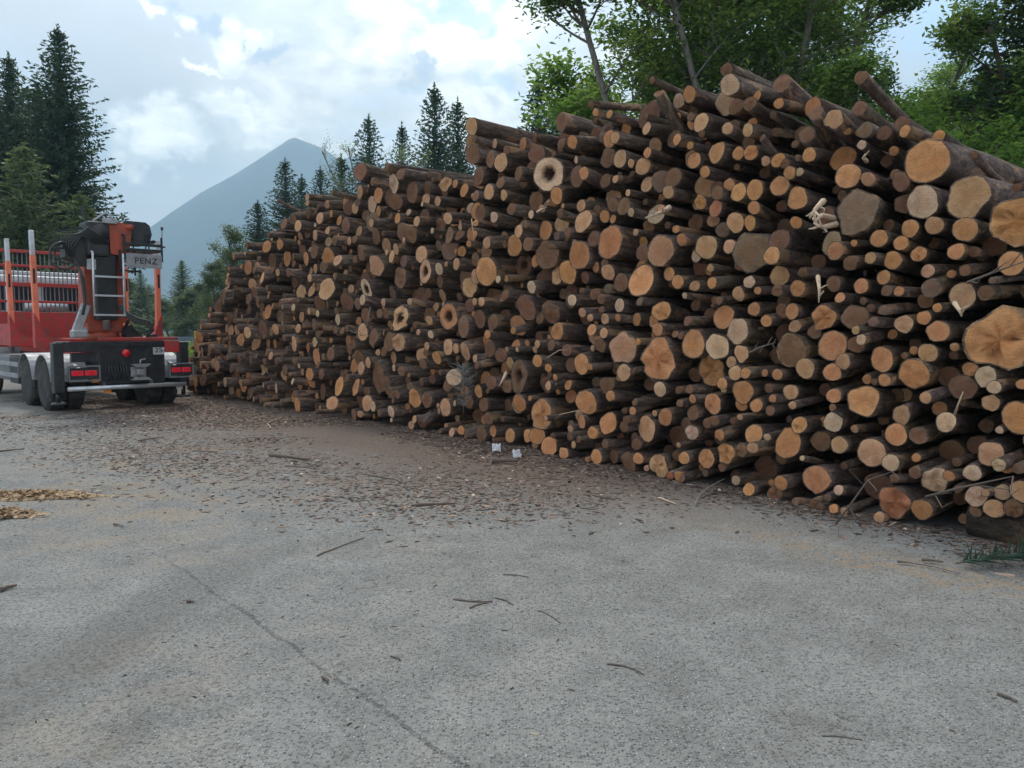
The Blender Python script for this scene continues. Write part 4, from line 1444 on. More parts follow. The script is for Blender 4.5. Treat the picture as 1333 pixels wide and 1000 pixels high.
    # rear: black frame plate with coupling, outriggers, lights, underrun bar
    rp = MB().box(-.52, .74, 0.0, .10, .52, 1.38, bev=.015)
    rp.box(-.50, .70, -.02, 0, 1.28, 1.36)
    for x, z in ((-.40, .62), (-.40, 1.2), (.6, .62), (.2, .58), (.2, .74), (-.2, .74), (-.2, .58)): rp.lathe([(.018, -.02), (.018, 0.0)], (x, 0, z), (0, 1, 0), 6)
    RP = P(rp, 'rear_plate', 'black')
    MB().lathe([(.075, -.024), (.075, -.004)], (-.02, 0, 1.14), (0, 1, 0), 20).build('badge', M['redlens'], RP)
    pl = MB().box(.50, .73, -.035, -.022, 1.10, 1.25, bev=.004).build('number_plate', M['white'], RP)
    text('25', .105, (.535, -.037, 1.145), M['black'], RP, 'plate_number')
    text('km/h', .026, (.655, -.037, 1.165), M['black'], RP, 'plate_text')
    cp = MB().box(.05, .35, -.05, 0, .66, .86, bev=.01)
    cp.box(.12, .28, -.20, -.05, .70, .82, bev=.02)
    cp.prism([(.02, .60), (.38, .60), (.30, .66), (.10, .66)], -.26, -.08); cp.prism([(.10, .86), (.30, .86), (.38, .92), (.02, .92)], -.24, -.08)
    cp.tube([(.2, -.16, .84), (.2, -.16, 1.0), (.3, -.16, 1.02)], .016, 6)
    P(cp, 'tow_coupling', 'steel')
    hs = MB()
    for i in range(7):
        x = -.36 + i * .055
        hs.tube([(x, -.03, .9), (x - .01, -.08, .80), (x + .03, -.06, .68), (x + .02, -.02, .6)], .012, 6)
    P(hs, 'air_lines', 'plastic')
    og = MB().box(-1.28, -.52, -.03, .16, 1.18, 1.38, bev=.012)
    og.box(-1.33, -1.15, -.05, .17, .40, 1.36, bev=.015)
    og.tube([(-1.24, .06, .42), (-1.24, .06, .22)], .045, 10)
    og.lathe([(.15, 0), (.13, .04), (.05, .06)], (-1.24, .06, .17), (0, 0, 1), 16)
    og.box(-1.0, -.56, .02, .14, .98, 1.16)
    P(og, 'outrigger', 'black')
    orr = MB().box(.74, 1.04, -.03, .16, 1.14, 1.38, bev=.012)
    OR = P(orr, 'outrigger_arm', 'red')
    og2 = MB().box(1.04, 1.22, -.05, .17, .42, 1.36, bev=.015); og2.tube([(1.13, .06, .44), (1.13, .06, .24)], .045, 10)
    og2.lathe([(.15, 0), (.13, .04), (.05, .06)], (1.13, .06, .19), (0, 0, 1), 16)
    P(og2, 'outrigger', 'black')
    rb = MB().box(-.50, 1.02, .0, .12, 1.40, 1.46, bev=.01)
    P(rb, 'rear_beam', 'red')
    for x0, x1 in ((-1.09, -.53), (.80, 1.30)):
        lf = MB()
        lf.box(x0, x1, -.10, -.02, .605, .635); lf.box(x0, x1, -.10, -.02, .885, .915)
        lf.box(x0, x0 + .02, -.10, -.02, .635, .885); lf.box(x1 - .02, x1, -.10, -.02, .635, .885)
        lf.bar(((x0 + x1) / 2, -.02, .76), ((x0 + x1) / 2, .6, .9), .06, .06)
        L = P(lf, 'lamp_bracket', 'grey')
        MB().box(x0 + .03, x1 - .03, -.06, -.02, .65, .87, bev=.01).build('lamp_housing', M['plastic'], L)
        w = (x1 - x0 - .10) / 2
        for k in range(2):
            a = x0 + .05 + k * (w + .02) - (.0 if k == 0 else .01)
            MB().box(a, a + w * .92, -.075, -.062, .72, .82, bev=.005).build('tail_lamp', M['taillamp'], L)
            MB().box(a + w * .3, a + w * .7, -.082, -.076, .74, .80, bev=.003).build('lamp_reflector', M['redlens'], L)
    bb = MB().tube([(-1.12, -.10, .47), (1.12, -.10, .47)], .045, 14)
    bu = P(bb, 'underrun_bar', 'alu')
    br = MB()
    for x in (-.45, .45): br.bar((x, -.06, .47), (x, .3, .9), .07, .05)
    br.build('bar_bracket', M['black'], bu)
    for x, z in ((-.62, .58), (1.0, .36), (-.40, .36)): MB().box(x - .06, x + .06, -.08, -.05, z, z + .06).build('reflector', M['orangelens'] if x < 0 else M['white'], bu)

    # ---- loading crane on the tail
    cr = MB()
    cr.lathe([(.34, 0), (.34, .12), (.28, .18)], (-.30, .55, 1.40), (0, 0, 1), 28)
    cr.box(-.62, .05, .28, .80, 1.55, 1.95, bev=.05)
    cr.prism([(-.66, 1.75), (.14, 1.75), (.10, 3.15), (-.12, 3.45), (-.55, 3.45), (-.62, 3.1)], .32, .72)
    C = P(cr, 'crane_column', 'orange')
    MB().box(-.50, -.10, .10, .30, 1.8, 3.2, bev=.03).build('lift_cylinder_housing', M['black'], C)
    cy = MB().tube([(-.30, .18, 1.6), (-.30, .18, 2.5)], .075, 14); cy.tube([(-.30, .18, 2.5), (-.30, .20, 3.3)], .04, 12)
    cy.build('lift_cylinder', M['steel'], C)
    # folded boom on top: orange main boom end, black knuckle
    bm_ = MB().prism([(-.22, 3.12), (.12, 3.06), (.16, 3.40), (.20, 3.70), (-.10, 3.76), (-.24, 3.70)], .05, .42)
    bm_.box(-.20, .14, .30, 1.6, 3.42, 3.72, bev=.03)
    bm_.lathe([(.06, -.04), (.06, .46)], (.14, .0, 3.66), (0, 1, 0), 14)
    bm_.build('boom', M['orange'], C)
    kn = MB().box(-.66, -.25, .0, .5, 3.05, 3.72, bev=.05)
    kn.lathe([(.17, -.03), (.17, .55)], (-.42, 0, 3.5), (0, 1, 0), 20)
    kn.bar((-.58, .2, 3.65), (-.66, .2, 4.0), .06, .05); kn.bar((-.3, .2, 3.65), (-.34, .2, 3.9), .05, .05)
    kn.prism([(-1.02, 3.0), (-.66, 2.85), (-.60, 3.35), (-.72, 3.45), (-1.0, 3.35)], .1, .45)
    for i in range(5): kn.bar((-1.28 + i * .03, .1 + i * .04, 3.12 + i * .09), (-.62, .18 + i * .03, 3.25 + i * .09), .035, .03)
    kn.build('knuckle', M['plastic'], C)
    st2 = MB().box(-.36, -.10, -.02, .04, 3.70, 3.80, bev=.01); st2.bar((-.55, -.02, 3.72), (-.30, -.02, 3.92), .03, .03); st2.bar((-.30, -.02, 3.92), (-.12, -.02, 3.74), .03, .03)
    MB().box(-.68, -.52, -.03, .0, 2.78, 2.98).build('clamp', M['steel'], C)
    st2.build('valve_block', M['steel'], C)
    # hoses
    class HO:
        def tube(self, *a): MB().tube(*a).build('hose', M['hose'], C)
    ho = HO()
    def arc(c0, r, a0, a1, y, n=14): return [(c0[0] + r * math.cos(R(a0 + (a1 - a0) * i / n)), y + .02 * i / n, c0[1] + r * 1.05 * math.sin(R(a0 + (a1 - a0) * i / n))) for i in range(n + 1)]
    ho.tube(arc((-1.06, 3.02), .24, 60, 330, .05), .022, 7)
    ho.tube(arc((-1.00, 3.08), .19, 80, 320, .12), .02, 7)
    ho.tube([(-.86, .1, 2.95), (-.76, .08, 2.72), (-.74, .06, 2.4), (-.72, .05, 2.1), (-.76, .08, 1.9)], .028, 7)
    ho.tube([(-.80, .1, 2.8), (-.72, .08, 2.62), (-.70, .06, 2.3), (-.74, .05, 2.0)], .018, 7)
    for i in range(6): ho.tube([(-.5 + i * .05, -.02, 3.3), (-.8 + i * .03, -.06, 3.44 + .03 * i), (-1.1 + .04 * i, -.02, 3.40 - .04 * i), (-1.05 + .03 * i, .05, 3.15 - .03 * i)], .017, 6)
    for i in range(3):
        ho.tube([(-.10 + i * .03, .12, 2.1), (.02 + i * .02, .06, 1.88 + i * .03), (.22, .02, 1.76 + i * .04), (.40 + i * .03, .0, 1.72 + i * .03), (.50 + i * .02, .02, 1.60), (.42, .06, 1.48)], .026, 7)
    # ladder
    ld = MB()
    for x in (-.585, -.03): ld.tube([(x, -.06, 1.88), (x, -.06, 3.12)], .022, 8)
    ld.tube([(-.585, -.06, 3.12), (-.585, .1, 3.15)], .02, 8)
    LD = ld.build('ladder', M['alu'], C)
    for z in (1.90, 2.28, 2.65): MB().box(-.60, -.02, -.085, -.03, z - .018, z + .018).build('rung', M['alu'], C)
    # platform with the high seat and the sign board
    pf = MB()
    pf.box(.02, .74, -.02, .62, 3.20, 3.25); pf.box(-.02, .76, -.03, .0, 3.30, 3.36, bev=.008)
    for x in (.02, .74): pf.bar((x, -.02, 3.0), (x, -.02, 3.5), .035, .035)
    pf.bar((.0, .0, 3.5), (.0, .5, 3.55), .03, .03)
    for z in (2.98, 2.90, 2.80): pf.bar((-.06, .02, z), (.34, .02, z - .02), .035, .03)
    pf.bar((.34, .02, 2.96), (.42, .02, 3.2), .04, .04); pf.bar((-.06, .02, 2.75), (-.06, .02, 3.2), .04, .04)
    pf.bar((.22, .02, 2.70), (.22, .02, 3.2), .03, .03)
    pf.build('platform', M['black'], C)
    se = MB().prism([(.04, 3.36), (.54, 3.36), (.60, 3.56), (.56, 3.74), (.48, 3.80), (.10, 3.80), (.03, 3.74), (.0, 3.56)], .10, .24)
    se.box(.06, .54, .24, .62, 3.34, 3.46, bev=.05)
    se.bar((.64, .1, 3.42), (.64, .5, 3.42), .06, .06)
    for x in (.06, .14, .22, .46, .52): se.bar((x, .08, 3.25), (x + .02, .06, 3.56), .02, .02)
    se.build('seat', M['plastic'], C)
    an = MB().tube([(.76, .0, 3.25), (.765, .0, 3.66)], .008, 6); an.box(.745, .785, -.02, .02, 3.66, 3.72); an.box(.70, .82, -.01, .01, 3.30, 3.33)
    an.build('antenna', M['black'], C)
    bd = MB().box(.03, .72, -.075, -.045, 2.86, 3.14, bev=.008).build('sign_board', M['fender'], C)
    text('PENZ', .125, (.18, -.078, 2.945), M['black'], C, 'sign_lettering')
    ar = MB().box(-.98, -.70, -.02, .18, 1.46, 1.60, bev=.02); ar.bar((-.95, .1, 1.45), (-.72, .1, 1.64), .14, .05)
    ar.bar((-.88, .12, 1.56), (-.68, .12, 2.10), .16, .10, up=(0, 1, 0), bev=.01)
    ar.build('valve_cover', M['steel'], C)
    gr = MB().prism([(.06, 1.46), (.40, 1.46), (.26, 1.60), (.16, 1.72), (.04, 1.66)], .2, .45)
    gr.bar((-.05, .1, 1.5), (.1, .15, 1.8), .05, .04); gr.bar((.42, .1, 1.46), (.62, .1, 1.50), .08, .06)
    gr.build('slewing_housing', M['black'], C)
    return T


def text(s, size, loc, mat, parent, name):
    cu = bpy.data.curves.new(name, 'FONT')
    cu.body = s; cu.size = size * 1.35; cu.extrude = 0.0015; cu.space_character = 1.12; cu.offset = 0.0015
    to = bpy.data.objects.new(name, cu)
    me = bpy.data.meshes.new_from_object(to)
    bpy.data.objects.remove(to)
    me.transform(Matrix.Translation(Vector(loc)) @ Matrix.Rotation(R(90), 4, 'X'))
    me.name = name
    return link(name, me, mat, parent)


M['hose'] = simple('hose_rubber', (0.035, 0.042, 0.04), 0.5, 0, 0.4)
_m, _t, _b = new_mat('lit_tail_lamp')
_b.inputs['Base Color'].default_value = (0.6, 0.02, 0.04, 1)
_b.inputs['Roughness'].default_value = 0.2
_b.inputs['Emission Color'].default_value = (1.0, 0.06, 0.10, 1)
_b.inputs['Emission Strength'].default_value = 0.05
M['taillamp'] = _m
build_truck()

# ------------------------------------------------------------------ trees
def tube_np(pts, rads, n=6):
    pts = np.asarray(pts, float)
    d = np.gradient(pts, axis=0); d /= np.linalg.norm(d, axis=1, keepdims=True) + 1e-9
    ref = np.array([0, 0, 1.0]) if abs(d[0][2]) < 0.8 else np.array([1.0, 0, 0])
    x = np.cross(d, ref); x /= np.linalg.norm(x, axis=1, keepdims=True) + 1e-9
    y = np.cross(d, x)
    a = np.linspace(0, 2 * np.pi, n, endpoint=False)
    V = pts[:, None] + (x[:, None] * np.cos(a)[None, :, None] + y[:, None] * np.sin(a)[None, :, None]) * np.asarray(rads)[:, None, None]
    m = len(pts)
    i, k = np.meshgrid(np.arange(m - 1), np.arange(n), indexing='ij')
    k2 = (k + 1) % n
    F = np.stack([i * n + k, i * n + k2, (i + 1) * n + k2, (i + 1) * n + k], -1).reshape(-1, 4)
    return V.reshape(-1, 3), F


class Acc:
    def __init__(self): self.V, self.F, self.o = [], [], 0
    def add(self, v, f): self.V.append(v); self.F.append(f + self.o); self.o += len(v)
    def mesh(self, name, smooth=True): return mesh_np(name, np.concatenate(self.V), np.concatenate(self.F), smooth)


def leaf_cloud(centers, sizes, n_per, spread, rg, flat=0.6, long=1.5):
    """n_per leaves round every centre; leaf = folded rhombus of two quads"""
    C = np.repeat(centers, n_per, axis=0)
    n = len(C)
    C = C + rg.normal(0, 1, (n, 3)) * spread * np.array([1, 1, 0.7])
    s = rg.uniform(sizes[0], sizes[1], n)
    pv = np.array([(-.5, 0, 0), (-.12, .34, .05), (.5, 0, -.06), (-.12, -.34, .05)])
    Rm = rand_rots(n, flat, rg)
    V, F = instances(pv, np.array([(0, 1, 2, 3)]), C, Rm, np.stack([s * long, s, s], 1))
    return V, F


def make_broadleaf(seed, h, spread, leaf=(0.08, 0.14), dens=9, trunk_r=0.12, low=0.28, stems=1, sparse=1.0, bigc=1.0):
    rg = np.random.default_rng(seed)
    T = Acc(); tips = []
    def branch(p, d, L, r, lev):
        n = 5
        pts = [p]
        for i in range(n):
            d = d + rg.normal(0, 0.13, 3) + np.array([0, 0, 0.05 if lev else 0.0])
            d /= np.linalg.norm(d)
            pts.append(pts[-1] + d * L / n)
        T.add(*tube_np(pts, np.linspace(r, r * 0.45, n + 1), 7 if lev == 0 else 5 if lev == 1 else 4))
        if lev >= 2:
            for q in pts[2:]: tips.append(q + rg.normal(0, .12, 3))
        if lev < 3:
            k = [int(h * 1.9), 4, 4][lev]
            for i in range(k):
                t = rg.uniform(low if lev == 0 else 0.3, 1.0)
                q = np.array(pts[0]) + 0
                idx = t * n; i0 = min(int(idx), n - 1); q = pts[i0] + (pts[i0 + 1] - pts[i0]) * (idx - i0)
                a = rg.uniform(0, 2 * np.pi)
                side = np.array([math.cos(a), math.sin(a), 0])
                nd = d * (0.25 if lev == 0 else 0.6) + side * 1.0 + np.array([0, 0, 0.28])
                nd /= np.linalg.norm(nd)
                if lev == 0:
                    LL = spread * (1.15 - 0.75 * t) * rg.uniform(0.6, 1.1)
                else:
                    LL = L * rg.uniform(0.35, 0.6)
                branch(q, nd, LL, r * (0.42 if lev == 0 else 0.5) * (1.1 - 0.5 * t), lev + 1)
    for s in range(stems):
        a = rg.uniform(0, 6.28)
        branch(np.array([math.cos(a), math.sin(a), 0]) * 0.3 * (stems > 1), np.array([rg.normal(0, .06), rg.normal(0, .06), 1.0]), h * rg.uniform(.9, 1), trunk_r, 0)
    tips = np.array(tips)
    if sparse < 1: tips = tips[rg.random(len(tips)) < sparse]
    V, F = leaf_cloud(tips, leaf, dens, 0.20 * bigc, rg)
    return T.mesh('trunk'), mesh_np('crown', V, F, False)


def make_spruce(seed, h, rad, dens=1.0, droop=0.25, fine=1.0):
    rg = np.random.default_rng(seed)
    T = Acc()
    T.add(*tube_np([(0, 0, 0), (0, 0, h * .5), (0.03, 0, h)], [h * .014, h * .009, .012], 8))
    V_, F_ = [], []; o = 0
    z = h * 0.06
    C, Dv, S = [], [], []
    while z < h * 0.985:
        t = z / h
        rr = rad * (1 - math.exp(-(h - z) * 0.50 / rad)) * rg.uniform(0.7, 1.12) + 0.05
        nb = max(5, int(rg.integers(10, 14) * dens * (0.5 + 0.5 * min(1, (h - z) / 5))))
        a0 = rg.uniform(0, 6.28)
        for k in range(nb):
            a = a0 + 2 * np.pi * k / nb + rg.normal(0, .18)
            L = rr * rg.uniform(0.55, 1.12)
            up = 0.35 * t - 0.05
            dr = droop * (1 - t)
            m = max(4, int(L / 0.16 * fine))
            s = np.linspace(0.04, 1, m)
            x = np.cos(a) * L * s; y = np.sin(a) * L * s
            zz = z + L * (up * s - dr * s * s * 1.3 + 0.18 * s ** 4)
            pts = np.stack([x, y, zz], 1)
            if L > 0.7: T.add(*tube_np(pts[:: max(1, m // 4)], np.linspace(.022, .006, len(pts[:: max(1, m // 4)])) * (L ** .5), 3))
            # twigs to both sides, getting shorter outwards, hanging a little
            for side in (-1, 1):
                w = (0.10 + 0.26 * L * (1 - s * 0.72)) * rg.uniform(0.6, 1.15, m) * (0.55 if L < .5 else .62)
                da = a + side * rg.uniform(0.7, 1.15, m)
                dv = np.stack([np.cos(da), np.sin(da), -0.18 - 0.5 * dr + rg.normal(0, .14, m)], 1)
                C.append(pts + rg.normal(0, .02, (m, 3))); Dv.append(dv); S.append(w)
            C.append(pts[-1:]); Dv.append(np.array([[np.cos(a), np.sin(a), .1]])); S.append(np.array([0.22]))
        z += (0.18 + 0.08 * (1 - t)) * (1.0 / fine ** .5) * rg.uniform(.8, 1.2)
    for q in range(14): C.append(np.array([[0, 0, h - .9 + q * .075]])); a_ = q * 2.4; Dv.append(np.array([[math.cos(a_) * .5, math.sin(a_) * .5, 1.0]])); S.append(np.array([.26 - .008 * q]))
    C = np.concatenate(C); Dv = np.concatenate(Dv); S = np.concatenate(S)
    Dv /= np.linalg.norm(Dv, axis=1, keepdims=True)
    side = np.cross(Dv, np.array([0, 0, 1.0])); side /= np.linalg.norm(side, axis=1, keepdims=True) + 1e-9
    up = np.cross(side, Dv)
    n = len(C)
    tw = rg.normal(0, 0.5, n)
    sd = side * np.cos(tw)[:, None] + up * np.sin(tw)[:, None]
    wd = np.clip(S * 0.36, 0.05, 0.17)[:, None]
    V = np.stack([C, C + Dv * S[:, None] * .45 + sd * wd, C + Dv * S[:, None], C + Dv * S[:, None] * .45 - sd * wd], 1).reshape(-1, 3)
    F = np.arange(n * 4).reshape(-1, 4)
    # needle tufts hanging under the twigs give the spray its depth
    k = rg.random(n) < 0.95
    Cq = C[k] + Dv[k] * S[k][:, None] * rg.uniform(.3, .8, (k.sum(), 1)); m = len(Cq)
    q = rg.normal(0, 1, (m, 3)); q /= np.linalg.norm(q, axis=1, keepdims=True)
    q2 = np.cross(q, rg.normal(0, 1, (m, 3))); q2 /= np.linalg.norm(q2, axis=1, keepdims=True)
    ln = rg.uniform(.10, .22, (m, 1)); V2 = np.stack([Cq - q * ln, Cq + q2 * .042, Cq + q * ln, Cq - q2 * .042], 1).reshape(-1, 3)
    F2 = np.arange(m * 4).reshape(-1, 4) + len(V)
    return T.mesh('trunk'), mesh_np('crown', np.concatenate([V, V2]), np.concatenate([F, F2]), False)


TREES = {}
def tree_kind(key, fn, tmat, cmat):
    t, c = fn
    t.materials.append(M[tmat]); c.materials.append(M[cmat])
    TREES[key] = (t, c)


tree_kind('spruce_a', make_spruce(1, 18, 3.5, 1.15, .30), 'trunk', 'needle')
tree_kind('spruce_b', make_spruce(2, 15, 2.6, 1.0, .24, .9), 'trunk', 'needle')
tree_kind('spruce_c', make_spruce(3, 9, 2.2, 1.1, .2, 1.0), 'trunk', 'needle')
tree_kind('larch_a', make_spruce(4, 10, 3.4, 0.85, .12, .9), 'trunk_grey', 'larch')
tree_kind('broad_a', make_broadleaf(11, 13, 3.2, (0.085, 0.155), 6, .15, .25, bigc=.85), 'trunk', 'leaf')
tree_kind('broad_b', make_broadleaf(12, 11, 2.9, (0.085, 0.155), 6, .13, .2, bigc=.85), 'trunk', 'leaf')
tree_kind('broad_c', make_broadleaf(13, 8, 2.4, (0.085, 0.15), 5, .09, .12), 'trunk', 'leaf_bright')
tree_kind('slender', make_broadleaf(14, 14, 2.0, (0.07, 0.12), 5, .10, .35, 2), 'trunk_grey', 'leaf')
tree_kind('bush', make_broadleaf(15, 4.2, 2.2, (0.08, 0.15), 7, .05, .05, 3), 'trunk', 'leaf_bright')
tree_kind('twiggy', make_broadleaf(16, 13, 2.3, (0.05, 0.09), 2, .09, .3, 2, .45), 'trunk_grey', 'leaf')
tree_kind('birch', make_broadleaf(19, 8, 2.4, (0.09, 0.15), 6, .09, .12), 'trunk', 'larch')
tree_kind('far_spruce', make_spruce(20, 15, 2.9, 1.0, .24, .9), 'trunk', 'larch')  # larch tone on spruce: distance haze put into the foliage colour
tree_kind('far_round', make_broadleaf(17, 9, 3.0, (0.16, 0.28), 9, .12, .08, 1, .9, 1.5), 'trunk', 'larch')  # same lighter foliage, imitating haze by colour


def tree(key, name, loc, scale, rz, label, cat, group=None):
    t, c = TREES[key]
    e = empty(name, loc, rz)
    s = scale if isinstance(scale, (tuple, list)) else (scale, scale, scale)
    e.scale = s
    link('trunk', t, None, e); link('crown', c, None, e)
    tag(e, label, cat, group)
    return e


def put(px, d, top=None, z=0.0):
    """foot of a tree seen in direction px at depth d"""
    x = (px - 666.5) / 1000 * d * 1.0
    return (x, d, z)


def hgt(py, d): return EYE + (430 - py) / 1000 * d


H0 = {'spruce_a': 18, 'spruce_b': 15, 'spruce_c': 9, 'larch_a': 10, 'broad_a': 14.5, 'broad_b': 12.3, 'broad_c': 9, 'slender': 15.5, 'bush': 5, 'twiggy': 14.5, 'far_round': 10, 'birch': 9, 'far_spruce': 15}
sp = [
    # key, name, px, depth, py of the top, width factor, label
    ('spruce_a', 'spruce_tree', 92, 46, 48, 1.15, 'tall dark spruce, highest of the clump behind the truck'),
    ('spruce_a', 'spruce_tree', 28, 48, 82, 1.1, 'dark spruce beside the tallest one, second highest behind the truck'),
    ('spruce_b', 'spruce_tree', -6, 44, 108, 1.2, 'dark spruce cut by the picture edge behind the truck stakes'),
    ('spruce_b', 'spruce_tree', 62, 58, 120, 1.5, 'dark spruce standing behind and between the two tallest ones'),
    ('larch_a', 'larch_tree', 42, 36, 195, 1.5, 'pale feathery larch in front of the dark spruces by the truck'),
    ('larch_a', 'larch_tree', 112, 39, 255, 1.3, 'smaller pale larch directly behind the crane of the truck'),
    ('larch_a', 'larch_tree', -20, 34, 230, 1.5, 'pale larch half outside the picture behind the truck headboard'),
    ('spruce_c', 'spruce_tree', 128, 50, 320, 2.2, 'low dark spruce filling the foot of the clump right behind the crane'),
    ('spruce_b', 'spruce_tree', 376, 62, 212, 1.05, 'dark spruce above the sloping end of the pile, left of three short ones'),
    ('spruce_b', 'spruce_tree', 397, 66, 233, 1.0, 'low spruce tip squeezed beside the tallest spruce over the pile slope'),
    ('spruce_b', 'spruce_tree', 421, 64, 222, 0.95, 'narrow spruce over the pile slope between two other tips'),
    ('spruce_b', 'spruce_tree', 448, 60, 208, 1.1, 'spruce tip touching the top of the pile slope beneath the mountain shoulder'),
    ('spruce_b', 'spruce_tree', 484, 60, 158, 1.0, 'spruce behind the pile with a bare twiggy tree in front of it'),
    ('spruce_b', 'spruce_tree', 526, 64, 168, 0.8, 'thin pale spruce between the twiggy tree and the pair of spruces'),
    ('spruce_b', 'spruce_tree', 568, 52, 120, 1.0, 'taller spruce of the neat pair rising over the middle of the pile'),
    ('spruce_b', 'spruce_tree', 597, 55, 138, 0.95, 'shorter spruce of the neat pair over the middle of the pile'),
    ('spruce_b', 'spruce_tree', 340, 58, 265, 1.3, 'small dark spruce behind the round leafed tree at the pile end'),
    ('spruce_b', 'spruce_tree', 700, 28, 108, 1.0, 'bluish spruce at the edge of the leafy wood behind the pile'),
    ('spruce_b', 'spruce_tree', 724, 31, 128, 1.0, 'second bluish spruce at the edge of the leafy wood'),
    ('birch', 'young_birch', 306, 40, 268, .75, 'loose leafed young birch against the mountain past the pile end'),
    ('birch', 'young_birch', 280, 46, 318, .8, 'lower leafy birch beside the loose one past the pile end'),
    ('twiggy', 'twiggy_tree', 492, 44, 132, .7, 'nearly bare twiggy tree sticking up over the pile'),
    ('twiggy', 'twiggy_tree', 520, 45, 150, .7, 'second nearly bare tree over the pile, paler and shorter'),
]
for i, (k, nm, px, d, py, wf, lab) in enumerate(sp):
    s = hgt(py, d) / H0[k]
    tree(k, nm, put(px, d), (s * wf, s * wf, s), i * 1.7, lab, 'tree')

# distant wood in the gap between truck and pile
far = [(168, 95, 372, 'rounded tree in the far wood just past the crane'), (186, 120, 366, 'far tree of the hazy wood, beside the right stake'), (205, 100, 380, 'pale tree of the far wood right of the stake'),
       (222, 130, 362, 'taller hazy tree of the far wood'), (240, 92, 352, 'pointed tree of the far wood, highest in the gap'), (256, 86, 362, 'leafy tree of the far wood near the pile end'),
       (274, 78, 372, 'leafy tree touching the pile end in the far wood'), (292, 74, 378, 'bushy tree half behind the pile end'), (150, 110, 380, 'hazy tree seen under the crane seat'), (320, 80, 345, 'tree behind the lowest pile step')]
for i, (px, d, py, lab) in enumerate(far):
    k = 'far_spruce' if i in (4, 8, 1, 6) else 'far_round'
    s = hgt(py - 12, d) / H0[k]
    tree(k, 'spruce_tree' if k == 'far_spruce' else 'far_tree', put(px, d), (s * 1.4, s * 1.25, s), i * 2.3, lab, 'tree', 'trees of the distant wood')
for i in range(26):
    px = -160 + i * 22 + rng.uniform(-8, 8); d = rng.uniform(120, 170)
    k = 'far_spruce' if i % 2 == 0 else 'far_round'
    s = hgt(rng.uniform(372, 392), d) / H0[k]
    tree(k, 'spruce_tree' if k == 'far_spruce' else 'far_tree', put(px, d), (s * 1.5, s * 1.5, s), i * 1.1, 'low hazy tree in the farthest row of the wood', 'tree', 'farthest row of trees')

# the leafy wood behind the pile
wood = [('broad_a', 836, 19, .95, 'leafy tree at the wood edge, its crown starting where the pile top steps up'),
        ('broad_b', 800, 25, .95, 'leafy tree behind the edge tree, reaching farthest towards the open sky'),
        ('slender', 868, 18, 1.0, 'slender grey stemmed tree over the curved stump log'), ('slender', 905, 21, 1.05, 'slender tree just past the curved stump log'),
        ('broad_a', 940, 20, .95, 'leafy tree above the pale ended top log'), ('slender', 985, 17, 1.0, 'slender tree with two dark stems over the top of the pile'),
        ('slender', 1010, 22, 1.1, 'slender tree behind the two dark stems'), ('broad_b', 1050, 18, 1.0, 'leafy tree whose stem rises at the top of the pile'),
        ('broad_b', 1120, 15.5, .62, 'broad leafed tree over the jutting log'), ('broad_c', 1165, 17, .85, 'dark leafed tree behind the jutting log'),
        ('broad_c', 1215, 14.5, .74, 'leafy tree above the huge orange log end'), ('broad_a', 1290, 17, .58, 'leafy tree filling the corner above the near pile end'),
        ('bush', 1255, 15, .95, 'bright green bush behind the falling end of the pile'), ('bush', 1190, 16, .85, 'green bush behind the top right logs'),
        ('bush', 1330, 14, .85, 'bright green bush at the picture edge behind the pile'), ('bush', 1085, 19, 1.0, 'green bush showing between the top logs'),
        ('broad_b', 1380, 15, .80, 'leafy tree just outside the near edge of view'), ('spruce_b', 1350, 16, .75, 'dark spruce with drooping boughs at the picture corner'),
        ('spruce_b', 1262, 27, .7, 'dark spruce deep in the wood above the near pile end'), ('spruce_b', 1140, 30, .78, 'dark spruce deep in the wood behind the jutting log'),
        ('broad_b', 1310, 32, .85, 'deep wood tree behind the corner trees'),
        ('broad_c', 1275, 13.5, .66, 'leafy tree right behind the falling logs of the near end'), ('broad_b', 1335, 19, .75, 'leafy tree closing the wood at the picture edge'),
        ('bush', 1225, 18, 1.25, 'tall bush between the leafy trees above the huge orange end'), ('bush', 1300, 20, 1.3, 'tall bush in the second row above the near pile end'),
        ('bush', 1130, 21, 1.25, 'tall bush behind the jutting log'), ('slender', 1160, 24, .92, 'thin tree showing alone in the sky gap of the wood'), ('broad_b', 1190, 26, .85, 'mid sized leafy tree filling the sky gap of the wood'), ('broad_c', 1110, 20, 1.0, 'leafy tree directly behind the jutting log'), ('broad_c', 1330, 15.5, .85, 'leafy tree at the picture edge over the falling logs'), ('slender', 1215, 28, .95, 'faint thin tree beside the lone one in the sky gap'),
        ('broad_c', 775, 21, 1.12, 'low leafy tree at the very edge of the wood over the stepped pile top'), ('broad_c', 880, 23, 1.25, 'low leafy tree filling the wood behind the curved stump log'),
        ('broad_c', 1050, 23, 1.15, 'low leafy tree in the second row behind the pile top'),
        ('bush', 960, 22, 1.1, 'undergrowth bush behind the top of the pile'), ('bush', 850, 24, 1.1, 'undergrowth bush beneath the wood edge'),
        ('bush', 1400, 13, .9, 'bush beyond the near end of the pile'), ('broad_c', 900, 26, 1.2, 'low leafy tree in the second row of the wood'),
        ('broad_c', 1250, 22, 1.0, 'low leafy tree in the second row above the pile end')]
for i, (k, px, d, s, lab) in enumerate(wood):
    nm = {'broad_a': 'maple_tree', 'broad_b': 'maple_tree', 'broad_c': 'maple_tree', 'slender': 'alder_tree', 'bush': 'bush', 'spruce_b': 'spruce_tree'}[k]
    tree(k, nm, put(px, d), s, i * 2.1 + .4, lab, 'bush' if k == 'bush' else 'tree')

